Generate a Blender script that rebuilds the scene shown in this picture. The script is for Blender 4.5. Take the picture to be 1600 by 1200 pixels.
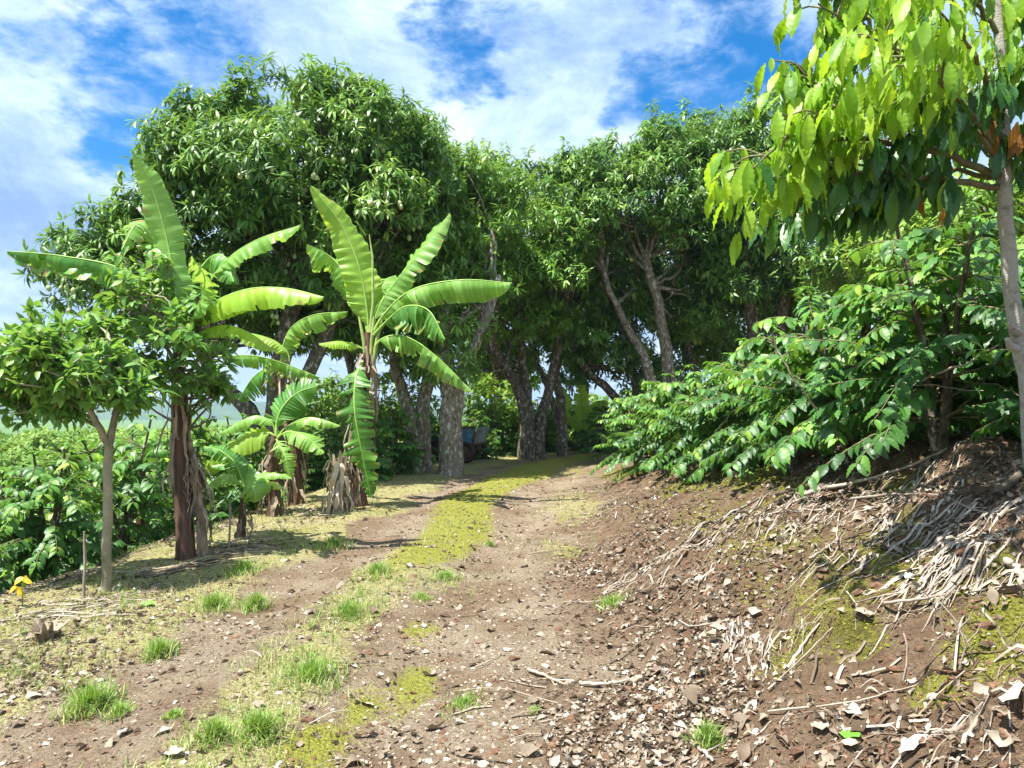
import bpy, math, random
import numpy as np
from mathutils import Vector

for o in list(bpy.data.objects): bpy.data.objects.remove(o)
S = bpy.context.scene
COL = S.collection
R = math.radians

# ------------------------------------------------------------------ camera, light, sky
F = 1209.0; CZ = 1.6; HY = 640.0
cam = bpy.data.objects.new('camera', bpy.data.cameras.new('camera')); COL.objects.link(cam)
cam.location = (0, 0, CZ); cam.rotation_euler = (R(90), 0, 0)
cam.data.sensor_width = 36; cam.data.lens = 36 * F / 1600
cam.data.shift_y = 40 / 1600.0
cam.data.clip_start = 0.05; cam.data.clip_end = 12000
S.camera = cam
S.render.resolution_x = 1024; S.render.resolution_y = 768
S.view_settings.view_transform = 'Standard'; S.view_settings.look = 'None'
S.view_settings.gamma = 1; S.view_settings.use_curve_mapping = False
S.view_settings.exposure = 1.46
S.cycles.max_bounces = 8; S.cycles.transmission_bounces = 6; S.cycles.diffuse_bounces = 4

SUN_EL, SUN_AZ = R(66), R(-124)      # azimuth clockwise from +Y: behind and to the left
sdir = Vector((math.sin(SUN_AZ) * math.cos(SUN_EL), math.cos(SUN_AZ) * math.cos(SUN_EL), math.sin(SUN_EL)))
sl = bpy.data.lights.new('sun', 'SUN'); sl.energy = 5.0; sl.angle = R(0.55); sl.color = (1, .965, .9)
sun = bpy.data.objects.new('sun', sl); COL.objects.link(sun)
sun.rotation_euler = (-sdir).to_track_quat('-Z', 'Y').to_euler(); sun.location = (-20, -20, 40)

W = bpy.data.worlds.new('World'); S.world = W; W.use_nodes = True
nt = W.node_tree; nt.nodes.clear()
class NB:
    """tiny node-building helper"""
    def __init__(s, nt): s.nt = nt
    def n(s, t, **kw):
        nd = s.nt.nodes.new(t)
        for k, v in kw.items():
            if k.startswith('i_'):
                key = k[2:]
                key = int(key) if key.isdigit() else key.replace('_', ' ')
                nd.inputs[key].default_value = v
            else: setattr(nd, k, v)
        return nd
    def l(s, a, b): s.nt.links.new(a, b)
    def math(s, op, a, b=None, c=None, clamp=False):
        nd = s.nt.nodes.new('ShaderNodeMath'); nd.operation = op; nd.use_clamp = clamp
        for i, x in enumerate((a, b, c)):
            if x is None: continue
            if isinstance(x, (int, float)): nd.inputs[i].default_value = x
            else: s.l(x, nd.inputs[i])
        return nd.outputs[0]
    def noise(s, vec, scale, detail=4, rough=.55, dist=0, color=False):
        nd = s.n('ShaderNodeTexNoise'); nd.inputs['Scale'].default_value = scale
        nd.inputs['Detail'].default_value = detail; nd.inputs['Roughness'].default_value = rough
        nd.inputs['Distortion'].default_value = dist
        if vec is not None: s.l(vec, nd.inputs['Vector'])
        return nd.outputs[1 if color else 0]
    def ramp(s, fac, stops, interp='LINEAR'):
        nd = s.n('ShaderNodeValToRGB'); cr = nd.color_ramp; cr.interpolation = interp
        while len(cr.elements) > 1: cr.elements.remove(cr.elements[-1])
        for i, (p, c) in enumerate(stops):
            if isinstance(c, (int, float)): c = (c, c, c)
            e = cr.elements[0] if i == 0 else cr.elements.new(p)
            e.position = p; e.color = (*c, 1)
        s.l(fac, nd.inputs[0]); return nd.outputs[0]
    def rng(s, x, a, b, c=0, d=1, smooth=False):
        nd = s.n('ShaderNodeMapRange'); nd.interpolation_type = 'SMOOTHSTEP' if smooth else 'LINEAR'
        s.l(x, nd.inputs[0])
        for i, v in enumerate((a, b, c, d)): nd.inputs[i + 1].default_value = v
        return nd.outputs[0]
    def mix(s, f, a, b, mode='MIX'):
        nd = s.n('ShaderNodeMix', data_type='RGBA', blend_type=mode)
        for sock, x in ((nd.inputs[0], f), (nd.inputs[6], a), (nd.inputs[7], b)):
            if isinstance(x, (int, float)): sock.default_value = x
            elif isinstance(x, tuple): sock.default_value = (*x, 1)
            else: s.l(x, sock)
        return nd.outputs[2]

b = NB(nt)
sky = b.n('ShaderNodeTexSky', sky_type='NISHITA', sun_disc=False, sun_elevation=SUN_EL, sun_rotation=SUN_AZ % (2 * math.pi))
sky.air_density = 1.0; sky.dust_density = .2; sky.ozone_density = 3.0; sky.altitude = 1000
tc = b.n('ShaderNodeTexCoord'); D = tc.outputs['Generated']
mp = b.n('ShaderNodeMapping'); mp.inputs['Scale'].default_value = (1, 1, 1.9); b.l(D, mp.inputs[0])
wn = b.noise(mp.outputs[0], 5.0, 5, .6, color=True)
vs = b.n('ShaderNodeVectorMath', operation='SUBTRACT'); b.l(wn, vs.inputs[0]); vs.inputs[1].default_value = (.5, .5, .5)
vm = b.n('ShaderNodeVectorMath', operation='SCALE'); b.l(vs.outputs[0], vm.inputs[0]); vm.inputs['Scale'].default_value = .27
va = b.n('ShaderNodeVectorMath', operation='ADD'); b.l(D, va.inputs[0]); b.l(vm.outputs[0], va.inputs[1])
vn = b.n('ShaderNodeVectorMath', operation='NORMALIZE'); b.l(va.outputs[0], vn.inputs[0])
holes = None
for (px, py, rad, amt) in [(200, 165, 5.5, 1.), (245, 230, 3.5, .9), (300, 75, 5, .75), (60, 70, 4, .45), (740, 70, 3.6, .95), (850, 40, 2.6, .6),
                           (1060, 120, 4.2, 1.), (1150, 45, 5.5, .95), (1000, 30, 2.5, .4), (350, 105, 3.0, .6), (120, 160, 3.0, .5),
                           (2400, 200, 14, .9), (-900, 100, 14, .9), (900, -900, 16, .9), (700, 225, 2.0, .35)]:
    d = Vector(((px - 800) / F, 1, (HY - py) / F)).normalized()
    dp = b.n('ShaderNodeVectorMath', operation='DOT_PRODUCT'); b.l(vn.outputs[0], dp.inputs[0]); dp.inputs[1].default_value = d
    h = b.rng(dp.outputs['Value'], math.cos(R(rad * 1.2)), math.cos(R(rad * .1)), 0, amt * .92, True)
    holes = h if holes is None else b.math('MAXIMUM', holes, h)
cn = b.noise(mp.outputs[0], 7.0, 9, .62, .5)
cn2 = b.noise(mp.outputs[0], 26.0, 6, .65, .3)
dens = b.math('ADD', b.math('MULTIPLY', cn, 1.5), b.math('MULTIPLY', cn2, 1.0))
dens = b.math('SUBTRACT', b.math('ADD', dens, -.05), holes)
cl = b.rng(dens, .22, 1.02, 0, 1, True)
bn = b.noise(mp.outputs[0], 4.2, 9, .68, .3)
hue = b.n('ShaderNodeHueSaturation'); hue.inputs['Saturation'].default_value = 1.45; hue.inputs['Value'].default_value = .8; b.l(sky.outputs[0], hue.inputs['Color'])
bg1 = b.n('ShaderNodeBackground'); b.l(hue.outputs[0], bg1.inputs[0]); bg1.inputs[1].default_value = .098
cc = b.ramp(bn, [(.30, (.26, .42, .80)), (.43, (.42, .60, .92)), (.54, (.62, .80, .97)), (.68, (.92, .98, 1))])
bg2 = b.n('ShaderNodeBackground'); b.l(cc, bg2.inputs[0]); bg2.inputs[1].default_value = .47
mx = b.n('ShaderNodeMixShader'); b.l(cl, mx.inputs[0]); b.l(bg1.outputs[0], mx.inputs[1]); b.l(bg2.outputs[0], mx.inputs[2])
wo = b.n('ShaderNodeOutputWorld'); b.l(mx.outputs[0], wo.inputs[0])

# ------------------------------------------------------------------ numeric helpers
rs = np.random.RandomState(7)
def nrm(a): return a / np.maximum(np.linalg.norm(a, axis=-1, keepdims=True), 1e-9)
def hash2(ix, iy, seed):
    h = (ix.astype(np.int64) * 374761393 + iy.astype(np.int64) * 668265263 + seed * 1274126177) & 0xffffffff
    h = ((h ^ (h >> 13)) * 1103515245) & 0xffffffff
    h = (h ^ (h >> 16)) & 0xffffffff
    return h / 4294967295.0
def vnoise(x, y, seed=0):
    ix = np.floor(x); iy = np.floor(y); fx = x - ix; fy = y - iy
    fx = fx * fx * (3 - 2 * fx); fy = fy * fy * (3 - 2 * fy)
    a = hash2(ix, iy, seed); b_ = hash2(ix + 1, iy, seed); c = hash2(ix, iy + 1, seed); d = hash2(ix + 1, iy + 1, seed)
    return (a * (1 - fx) + b_ * fx) * (1 - fy) + (c * (1 - fx) + d * fx) * fy - .5
def fbm(x, y, seed=0, oct=4):
    r = 0; a = 1; s = 1
    for i in range(oct): r = r + a * vnoise(x * s + 13.7 * i, y * s - 7.1 * i, seed + i); a *= .5; s *= 2.03
    return r
def I(y, xs, ys): return np.interp(y, xs, ys)
def sstep(x, a, b): t = np.clip((x - a) / (b - a), 0, 1); return t * t * (3 - 2 * t)
def edgeL(y): return I(y, [-6, 2, 5, 6.5, 8, 10, 12, 16.5, 22, 30, 60], [-6.2, -5.6, -4.9, -4.35, -3.95, -3.6, -3.3, -2.75, -2.7, -4, -10])
def toeR(y): return I(y, [-6, 2, 5, 7, 10, 15, 19, 24, 40], [.75, .75, .7, .75, 1.05, 1.75, 2.6, 6, 14])
def pathc(y): return I(y, [-6, 3.2, 5, 7, 8.8, 11.5, 15, 18, 21, 24, 28], [-1.5, -1.36, -1.28, -1.12, -.82, -.68, -.25, .55, 1.6, 3.6, 8])
def ground_s(x, y):
    """smooth terrain"""
    x = np.asarray(x, float); y = np.asarray(y, float)
    z = np.where(y < 22, .014 * y, .308 + .004 * (y - 22)) - np.maximum(0, y - 32) * .035
    t = edgeL(y) - x; t = np.where(t > 0, t, 0); t2 = np.sqrt(t * t + .25) - .5
    z = z - np.minimum(t2, 3.2) * .42 - np.maximum(t2 - 3.2, 0) * .07
    z = z - .06 * np.clip(-1.6 - x, 0, 3.2) * sstep(-y, -12, -5)
    u = x - toeR(y); u = .5 * (u + np.sqrt(u * u + .09)) - .02
    s = I(y, [-6, 5, 7, 10, 15, 19, 26], [.50, .50, .47, .37, .30, .22, .08])
    z = z + s * np.minimum(u, 2.45) + .13 * np.clip(u - 2.45, 0, 16) * (y < 60)
    return np.maximum(z, -14)
MOUNDS = []
def ground(x, y):
    x = np.asarray(x, float); y = np.asarray(y, float)
    z = ground_s(x, y)
    bank = sstep(x - toeR(y), -.1, .5); near = 1 - sstep(y, 25, 60)
    z = z + near * (fbm(x * 1.1, y * 1.1, 3, 3) * .06 + bank * (fbm(x * 2.3, y * 2.3, 9, 5) * .15 + np.abs(fbm(x * 5, y * 5, 31, 4)) * .09 + fbm(x * 15, y * 15, 47, 2) * .022))
    pc = pathc(y)
    ruts = np.exp(-((np.abs(x - pc) - .82) / .3) ** 2) * .045 - np.exp(-((x - pc) / .4) ** 2) * .03
    z = z - ruts * near * (1 - bank) + fbm(x * 7, y * 7, 17, 3) * .014 * near
    for (mx_, my_, mr, mh) in MOUNDS:
        q = ((x - mx_) ** 2 + (y - my_) ** 2) / mr ** 2
        z = z + mh * np.exp(-q) * (1 + 1.6 * fbm(x * 9, y * 9, 77, 3))
    return z
def pix(px, py, d): return np.array([(px - 800) / F * d, d, CZ + (HY - py) / F * d])
def at(px, py, fn=None):
    d = np.geomspace(1.6, 80, 1500)
    x = (px - 800) / F * d; z = CZ + (HY - py) / F * d
    g = (fn or ground)(x, d); k = np.argmax(z < g)
    if not (z < g).any(): k = len(d) - 1
    return np.array([x[k], d[k], g[k]])
for (px, py, r, h) in [(1335, 1000, .15, .10), (1250, 1010, .16, .07), (1470, 1075, .10, .07), (1560, 980, .2, .10), (1560, 905, .12, .1), (1300, 900, .3, .07), (1590, 1190, .12, .14),
                       (1170, 850, .3, .06), (1420, 980, .15, .06)]:
    p = at(px, py, ground_s); MOUNDS.append((p[0], p[1], r, h))

# ------------------------------------------------------------------ mesh helpers
class MB:
    def __init__(s): s.V = []; s.L = []; s.T = []; s.A = []; s.M = []; s.n = 0
    def add(s, V, faces=None, loops=None, tot=None, v=None, m=0):
        V = np.asarray(V, float).reshape(-1, 3)
        if faces is not None:
            loops = np.fromiter((i for f in faces for i in f), int); tot = np.array([len(f) for f in faces])
        s.V.append(V); s.L.append(np.asarray(loops) + s.n); s.T.append(np.asarray(tot)); s.n += len(V)
        nf = len(tot)
        s.A.append(np.full(nf, random.random() if v is None else v) if v is None or np.isscalar(v) else np.asarray(v))
        s.M.append(np.full(nf, m))
        return s
    def build(s, name, mats, parent=None, smooth=True, loc=None):
        V = np.concatenate(s.V); L = np.concatenate(s.L); T = np.concatenate(s.T)
        if parent is not None and isinstance(parent, bpy.types.Object):
            org = np.array(parent['_o']) if '_o' in parent else np.zeros(3)
        else: org = np.zeros(3)
        if loc is not None: org = np.array(loc)
        V = V - org
        me = bpy.data.meshes.new(name); me.vertices.add(len(V)); me.vertices.foreach_set('co', V.astype(np.float32).ravel())
        me.loops.add(len(L)); me.loops.foreach_set('vertex_index', L.astype(np.int32))
        me.polygons.add(len(T)); me.polygons.foreach_set('loop_start', np.concatenate([[0], np.cumsum(T)[:-1]]).astype(np.int32))
        me.polygons.foreach_set('loop_total', T.astype(np.int32))
        if not isinstance(mats, (list, tuple)): mats = [mats]
        for m in mats: me.materials.append(m)
        me.polygons.foreach_set('material_index', np.concatenate(s.M).astype(np.int32))
        me.polygons.foreach_set('use_smooth', np.full(len(T), smooth))
        at_ = me.attributes.new('v', 'FLOAT', 'FACE'); at_.data.foreach_set('value', np.concatenate(s.A).astype(np.float32))
        me.update(calc_edges=True); me.validate()
        o = bpy.data.objects.new(name, me); COL.objects.link(o)
        if parent is not None: o.parent = parent
        if loc is not None: o.location = loc
        if loc is not None: o['_o'] = [float(q) for q in loc]
        elif parent is not None and '_o' in parent: o['_o'] = list(parent['_o'])
        return o
def tag(o, label=None, cat=None, group=None, kind=None):
    if label: o['label'] = label
    if cat: o['category'] = cat
    if group: o['group'] = group
    if kind: o['kind'] = kind
    return o
def thing(name, label, cat, loc=(0, 0, 0), group=None):
    o = bpy.data.objects.new(name, None); COL.objects.link(o); o.location = [float(q) for q in loc]
    o.empty_display_size = .2; o['_o'] = [float(q) for q in loc]
    return tag(o, label, cat, group)
def copy_thing(o, label, loc, rz=0, sc=1.0, parent=None, group=None):
    c = o.copy(); COL.objects.link(c); c.parent = parent
    if parent is None:
        c.location = [float(q) for q in loc]; c.rotation_euler = (0, 0, rz); c.scale = (sc, sc, sc) if np.isscalar(sc) else sc
        c['label'] = label
        if group: c['group'] = group
    for ch in o.children: copy_thing(ch, None, None, parent=c)
    return c

def tube(mb, pts, rad, sides=8, rough=0., v=None, m=0, cap=True, rnd=None):
    pts = np.asarray(pts, float); n = len(pts); rad = np.broadcast_to(np.asarray(rad, float), (n,)).copy()
    T = np.gradient(pts, axis=0); T = nrm(T)
    up = np.array([0, 0, 1.]) if abs(T[0][2]) < .9 else np.array([1., 0, 0])
    X = np.zeros_like(pts); x = nrm(np.cross(up, T[0]))
    for i in range(n):
        x = x - T[i] * np.dot(x, T[i]); x = nrm(x); X[i] = x
    Y = np.cross(T, X); a = np.linspace(0, 2 * math.pi, sides, endpoint=False)
    rr = rad[:, None] * (1 + rough * ((rnd or rs).rand(n, sides) - .5) * 2)
    V = pts[:, None] + rr[..., None] * (np.cos(a)[None, :, None] * X[:, None] + np.sin(a)[None, :, None] * Y[:, None])
    i = np.arange(n - 1)[:, None] * sides; j = np.arange(sides)[None]; k = (j + 1) % sides
    Fc = np.stack([i + j, i + k, i + sides + k, i + sides + j], -1).reshape(-1, 4)
    mb.add(V, loops=Fc.ravel(), tot=np.full(len(Fc), 4), v=v, m=m)
    if cap:
        mb.add(V[-1], [tuple(range(sides))], v=v, m=m); mb.add(V[0], [tuple(range(sides))[::-1]], v=v, m=m)
def curve(ctrl, n=12, jit=0., rnd=None):
    """Catmull-Rom through control points"""
    c = np.asarray(ctrl, float); c = np.vstack([2 * c[0] - c[1], c, 2 * c[-1] - c[-2]]); out = []
    segs = len(c) - 3
    for t in np.linspace(0, segs - 1e-6, n):
        i = int(t); f = t - i; p0, p1, p2, p3 = c[i:i + 4]
        out.append(.5 * ((2 * p1) + (-p0 + p2) * f + (2 * p0 - 5 * p1 + 4 * p2 - p3) * f * f + (-p0 + 3 * p1 - 3 * p2 + p3) * f ** 3))
    out = np.array(out)
    if jit: 
        j = ((rnd or rs).rand(n, 3) - .5) * 2 * jit; j[0] = 0; out += j
    return out
# leaf templates: x along, y across, z up; unit length, unit half width
def tpl_fold(bend=.18, fold=.35, sh=((.0, .0), (.38, 1.), (.75, .62), (1., 0))):
    V = [(0, 0, 0), (.36, 1, 0), (.36, -1, 0), (.74, .68, 0), (.74, -.68, 0), (1, 0, 0)]
    V = np.array(V, float); V[:, 2] = -bend * V[:, 0] ** 2; 
    return V, [(0, 2, 1), (1, 2, 4, 3), (3, 4, 5)], fold
def tpl_grid(nx, prof, bend=.25, fold=.25, ripple=0., nr=6, tipcurl=0.):
    """3 columns per half: edge / midrib / edge with optional rippled surface"""
    V = []; Fc = []
    for i in range(nx + 1):
        t = i / nx; w = prof(t); zc = -bend * t * t
        rp = ripple * math.sin(t * nr * 2 * math.pi)
        for k, s in enumerate((-1, -.5, 0, .5, 1)):
            V.append((t - (.06 * abs(s) if 0 < i < nx else 0), s * w, ('F', abs(s) * w, zc + rp * abs(s) * (1 if i % 2 else 1) - tipcurl * abs(s))))
    A = np.zeros((len(V), 3)); fd = np.zeros(len(V))
    for q, (x, y, z) in enumerate(V): A[q] = (x, y, z[2]); fd[q] = z[1]
    for i in range(nx):
        for k in range(4): a = i * 5 + k; Fc.append((a, a + 1, a + 6, a + 5))
    return A, Fc, fold
def inst(mb, tpl, P, X, N, L, Wd, v, m=0, foldv=None):
    """place leaf templates. X direction, N normal hint, L length, Wd half width"""
    V, Fc, fold = tpl; n = len(P)
    X = nrm(X); Y = nrm(np.cross(N, X)); Z = np.cross(X, Y)
    L = np.broadcast_to(L, (n,)); Wd = np.broadcast_to(Wd, (n,)); fo = np.broadcast_to(fold if foldv is None else foldv, (n,))
    tx, ty, tz = V[:, 0], V[:, 1], V[:, 2]
    out = (P[:, None] + (tx[None] * L[:, None])[..., None] * X[:, None] + (ty[None] * Wd[:, None])[..., None] * Y[:, None]
           + (tz[None] * L[:, None] + np.abs(ty)[None] * Wd[:, None] * fo[:, None])[..., None] * Z[:, None])
    lp = np.concatenate([np.array(f) for f in Fc]); tt = np.array([len(f) for f in Fc]); k = len(V)
    loops = (lp[None] + (np.arange(n) * k)[:, None]).ravel(); tot = np.tile(tt, n)
    mb.add(out.reshape(-1, 3), loops=loops, tot=tot, v=np.repeat(np.broadcast_to(v, (n,)), len(Fc)), m=m)
def rdir(n, r): return nrm(r.normal(size=(n, 3)))

# ------------------------------------------------------------------ materials
def newmat(name):
    m = bpy.data.materials.new(name); m.use_nodes = True; m.node_tree.nodes.clear(); return m, NB(m.node_tree)
def leafmat(name, stops, trans=(.25, .42, .05), tf=.3, rough=.4, spec=.5, nscale=6.0, warm=1., lum=1.):
    m, b = newmat(name)
    a = b.n('ShaderNodeAttribute', attribute_name='v')
    stops = [(q_, (min(1, c_[0] * warm * lum), min(1, c_[1] * lum), c_[2] * lum)) for q_, c_ in stops]
    c = b.ramp(a.outputs['Fac'], stops)
    g = b.n('ShaderNodeNewGeometry')
    ns = b.noise(g.outputs['Position'], nscale, 3)
    c = b.mix(1.0, c, b.ramp(ns, [(.3, .72), (.7, 1.22)]), 'MULTIPLY')
    p = b.n('ShaderNodeBsdfPrincipled'); b.l(c, p.inputs['Base Color']); p.inputs['Roughness'].default_value = rough
    p.inputs['Specular IOR Level'].default_value = spec
    t = b.n('ShaderNodeBsdfTranslucent')
    tcol = b.mix(.65, c, tuple(trans)); b.l(tcol, t.inputs[0])
    s = b.n('ShaderNodeMixShader'); s.inputs[0].default_value = tf; b.l(p.outputs[0], s.inputs[1]); b.l(t.outputs[0], s.inputs[2])
    o = b.n('ShaderNodeOutputMaterial'); b.l(s.outputs[0], o.inputs[0]); return m
def solid(name, c1, c2, scale=8, rough=.85, bump=.3, bscale=None, stretch=None, c3=None, spec=.3):
    m, b = newmat(name); tcn = b.n('ShaderNodeTexCoord'); vec = tcn.outputs['Object']
    if stretch:
        mpn = b.n('ShaderNodeMapping'); mpn.inputs['Scale'].default_value = stretch; b.l(vec, mpn.inputs[0]); vec = mpn.outputs[0]
    ns = b.noise(vec, scale, 6, .65); c = b.ramp(ns, [(.32, c1), (.66, c2)] if c3 is None else [(.32, c1), (.47, c2), (.55, c2), (.6, c3)])
    a = b.n('ShaderNodeAttribute', attribute_name='v')
    c = b.mix(1.0, c, b.ramp(a.outputs['Fac'], [(0, .75), (1, 1.2)]), 'MULTIPLY')
    p = b.n('ShaderNodeBsdfPrincipled'); b.l(c, p.inputs['Base Color']); p.inputs['Roughness'].default_value = rough; p.inputs['Specular IOR Level'].default_value = spec
    if bump:
        bn_ = b.noise(vec, bscale or scale * 3, 5, .7); bu = b.n('ShaderNodeBump'); bu.inputs['Strength'].default_value = bump; bu.inputs['Distance'].default_value = .03
        b.l(bn_, bu.inputs['Height']); b.l(bu.outputs[0], p.inputs['Normal'])
    o = b.n('ShaderNodeOutputMaterial'); b.l(p.outputs[0], o.inputs[0]); return m

M = {}
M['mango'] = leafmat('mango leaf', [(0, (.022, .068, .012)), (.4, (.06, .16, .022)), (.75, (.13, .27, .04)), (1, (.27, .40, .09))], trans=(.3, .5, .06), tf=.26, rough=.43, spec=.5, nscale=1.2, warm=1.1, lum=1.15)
M['mango_light'] = leafmat('light mango leaf', [(0, (.05, .13, .016)), (.45, (.09, .21, .022)), (.8, (.17, .32, .04)), (1, (.32, .44, .08))], trans=(.36, .52, .06), tf=.28, rough=.43, spec=.5, nscale=1.0, warm=1.0, lum=1.12)
M['bush'] = leafmat('bush leaf', [(0, (.06, .16, .02)), (.5, (.14, .29, .035)), (1, (.32, .44, .07))], trans=(.45, .6, .06), tf=.38, rough=.5, nscale=1.0)
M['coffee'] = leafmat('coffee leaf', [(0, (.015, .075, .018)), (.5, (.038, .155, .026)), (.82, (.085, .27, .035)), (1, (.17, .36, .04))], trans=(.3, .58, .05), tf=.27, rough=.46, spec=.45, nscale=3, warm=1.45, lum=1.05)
M['avocado'] = leafmat('avocado leaf', [(0, (.05, .14, .03)), (.5, (.09, .23, .04)), (.85, (.16, .32, .055)), (1, (.32, .43, .08))], trans=(.35, .58, .06), tf=.34, rough=.46, spec=.45, nscale=3, warm=1.1, lum=1.1)
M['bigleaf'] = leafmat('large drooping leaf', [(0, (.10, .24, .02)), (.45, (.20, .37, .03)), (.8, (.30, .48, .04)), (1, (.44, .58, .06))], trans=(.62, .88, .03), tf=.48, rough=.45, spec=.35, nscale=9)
M['darkbig'] = leafmat('shaded drooping leaf', [(0, (.018, .07, .016)), (.6, (.035, .13, .024)), (1, (.09, .22, .03))], trans=(.25, .48, .03), tf=.22, rough=.42, spec=.45, nscale=9)  # darker copy of the large drooping leaf, crown shade put into its colour
M['orange_leaf'] = leafmat('withered leaf', [(0, (.22, .09, .015)), (1, (.42, .2, .03))], trans=(.5, .25, .03), tf=.3, rough=.6, nscale=20)
M['banana'] = leafmat('banana leaf', [(0, (.12, .29, .05)), (.5, (.20, .40, .075)), (.95, (.33, .52, .14)), (1, (.34, .24, .09))], trans=(.52, .76, .08), tf=.42, rough=.4, spec=.5, nscale=2)
M['banana_y'] = leafmat('yellow green banana leaf', [(0, (.20, .40, .04)), (.5, (.30, .50, .06)), (.95, (.42, .58, .10)), (1, (.34, .24, .09))], trans=(.66, .84, .05), tf=.5, rough=.42, spec=.45, nscale=2)
M['banana_d'] = leafmat('deep green banana leaf', [(0, (.05, .18, .03)), (.5, (.09, .26, .04)), (.95, (.17, .35, .06)), (1, (.34, .24, .09))], trans=(.32, .6, .05), tf=.36, rough=.4, spec=.5, nscale=2)
M['rib'] = solid('banana midrib', (.20, .36, .07), (.32, .46, .10), 8, .45, .1)
M['far'] = leafmat('far tree leaf', [(0, (.04, .115, .022)), (.5, (.115, .235, .04)), (1, (.32, .42, .10))], trans=(.38, .55, .08), tf=.3, rough=.6, spec=.2, nscale=.05)
M['grass'] = leafmat('grass', [(0, (.07, .17, .02)), (.5, (.14, .28, .035)), (.8, (.26, .36, .07)), (1, (.44, .44, .16))], trans=(.35, .5, .05), tf=.3, rough=.5, nscale=9)
M['drygrass'] = leafmat('dry grass', [(0, (.26, .22, .10)), (.5, (.42, .37, .2)), (1, (.36, .42, .12))], trans=(.5, .45, .2), tf=.2, rough=.7, nscale=9)
M['litter'] = leafmat('dry leaf litter', [(0, (.04, .024, .014)), (.3, (.11, .075, .046)), (.6, (.235, .185, .135)), (.85, (.36, .315, .25)), (.95, (.48, .44, .37)), (1, (.60, .57, .50))], trans=(.4, .3, .2), tf=.1, rough=.75, spec=.25, nscale=14)
M['stone'] = solid('stone', (.24, .18, .13), (.52, .44, .35), 12, .9, .4)
M['twig'] = solid('dry twig', (.20, .15, .11), (.42, .36, .29), 14, .9, .3)
M['bark'] = solid('lichened bark', (.06, .045, .032), (.25, .21, .16), 15, .92, 1., 26, stretch=(1, 1, .55), c3=(.55, .54, .46))
M['darkbark'] = solid('dark bark', (.03, .023, .016), (.12, .095, .068), 16, .92, 1., 26, stretch=(1, 1, .55), c3=(.34, .34, .27))
M['palebark'] = solid('pale young bark', (.16, .14, .085), (.36, .33, .22), 5, .8, .4, 25)
M['greybark'] = solid('grey smooth bark', (.22, .20, .16), (.42, .39, .33), 14, .85, .8, 60, stretch=(1, 1, 1.6), c3=(.46, .44, .38))
M['pseudo'] = solid('banana stem', (.028, .014, .01), (.17, .09, .055), 5, .6, .5, 18, stretch=(3, 3, .35), spec=.4)
M['dryblade'] = solid('dry banana sheath', (.11, .075, .05), (.42, .33, .24), 7, .85, .4, 20, stretch=(2, 2, .6))
M['palesheath'] = solid('pale dry sheath', (.3, .21, .14), (.62, .52, .40), 7, .8, .4, 20, stretch=(2, 2, .6))
M['coffee_twig'] = solid('coffee twig', (.09, .10, .04), (.20, .17, .09), 14, .9, .3)
M['crumb'] = solid('soil crumb', (.06, .029, .016), (.21, .118, .07), 30, .95, .5)
M['greyfrond'] = solid('grey dry frond', (.13, .095, .07), (.46, .40, .33), 9, .85, .3, 30)
M['fruit'] = solid('unripe mango skin', (.22, .31, .10), (.42, .45, .22), 10, .45, 0)
M['petiole'] = solid('green yellow stalk', (.16, .25, .06), (.34, .38, .13), 9, .5, .1)
M['mossmat'] = solid('moss', (.13, .14, .015), (.33, .35, .04), 22, .95, 1., 70)
M['blue'] = solid('weathered blue paint', (.045, .13, .20), (.09, .25, .36), 6, .75, .3, 20, stretch=(1, 1, 4), c3=(.30, .28, .24))
M['paleplank'] = solid('weathered pale boards', (.12, .14, .14), (.30, .34, .33), 6, .8, .3, 20)
M['tyre'] = solid('tyre rubber', (.02, .018, .016), (.07, .055, .045), 9, .9, .3)
M['rust'] = solid('rusty steel', (.06, .035, .025), (.18, .10, .06), 9, .8, .4)
M['yellow'] = leafmat('yellow leaf', [(0, (.55, .38, .02)), (1, (.75, .55, .05))], trans=(.8, .6, .05), tf=.35, rough=.5, nscale=9)
M['green_fallen'] = leafmat('fallen green leaf', [(0, (.16, .4, .05)), (1, (.2, .45, .06))], trans=(.3, .6, .05), tf=.3)

# ------------------------------------------------------------------ ground sheet with mask attributes
def axis(lo, hi, fine, lo_f, hi_f, g):
    a = list(np.arange(lo_f, hi_f, fine)); s = fine; x = a[-1]
    while x < hi: s *= g; x += s; a.append(x)
    s = fine; x = lo_f; pre = []
    while x > lo: s *= g; x -= s; pre.append(x)
    return np.array(pre[::-1] + a)
gx = axis(-4000, 4000, .028, -5.2, 4.2, 1.035); gy = axis(-60, 7000, .026, 1.6, 9.0, 1.016)
X, Y = np.meshgrid(gx, gy); Z = ground(X, Y)
def spot(px, py, rpx, amt=1., asp=1.):
    p = at(px, py); r = rpx / F * p[1]; return p[0], p[1], r, r * asp, amt
def field(spots, X, Y, seed, nsc=3.):
    f = np.zeros_like(X); nx_ = fbm(X * nsc, Y * nsc, seed, 3) * .5; ny_ = fbm(X * nsc, Y * nsc, seed + 50, 3) * .5
    for (x, y, rx, ry, a) in spots:
        f = np.maximum(f, a * np.exp(-(((X - x) / rx + nx_) ** 2 + ((Y - y) / ry + ny_) ** 2)))
    return f
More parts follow.
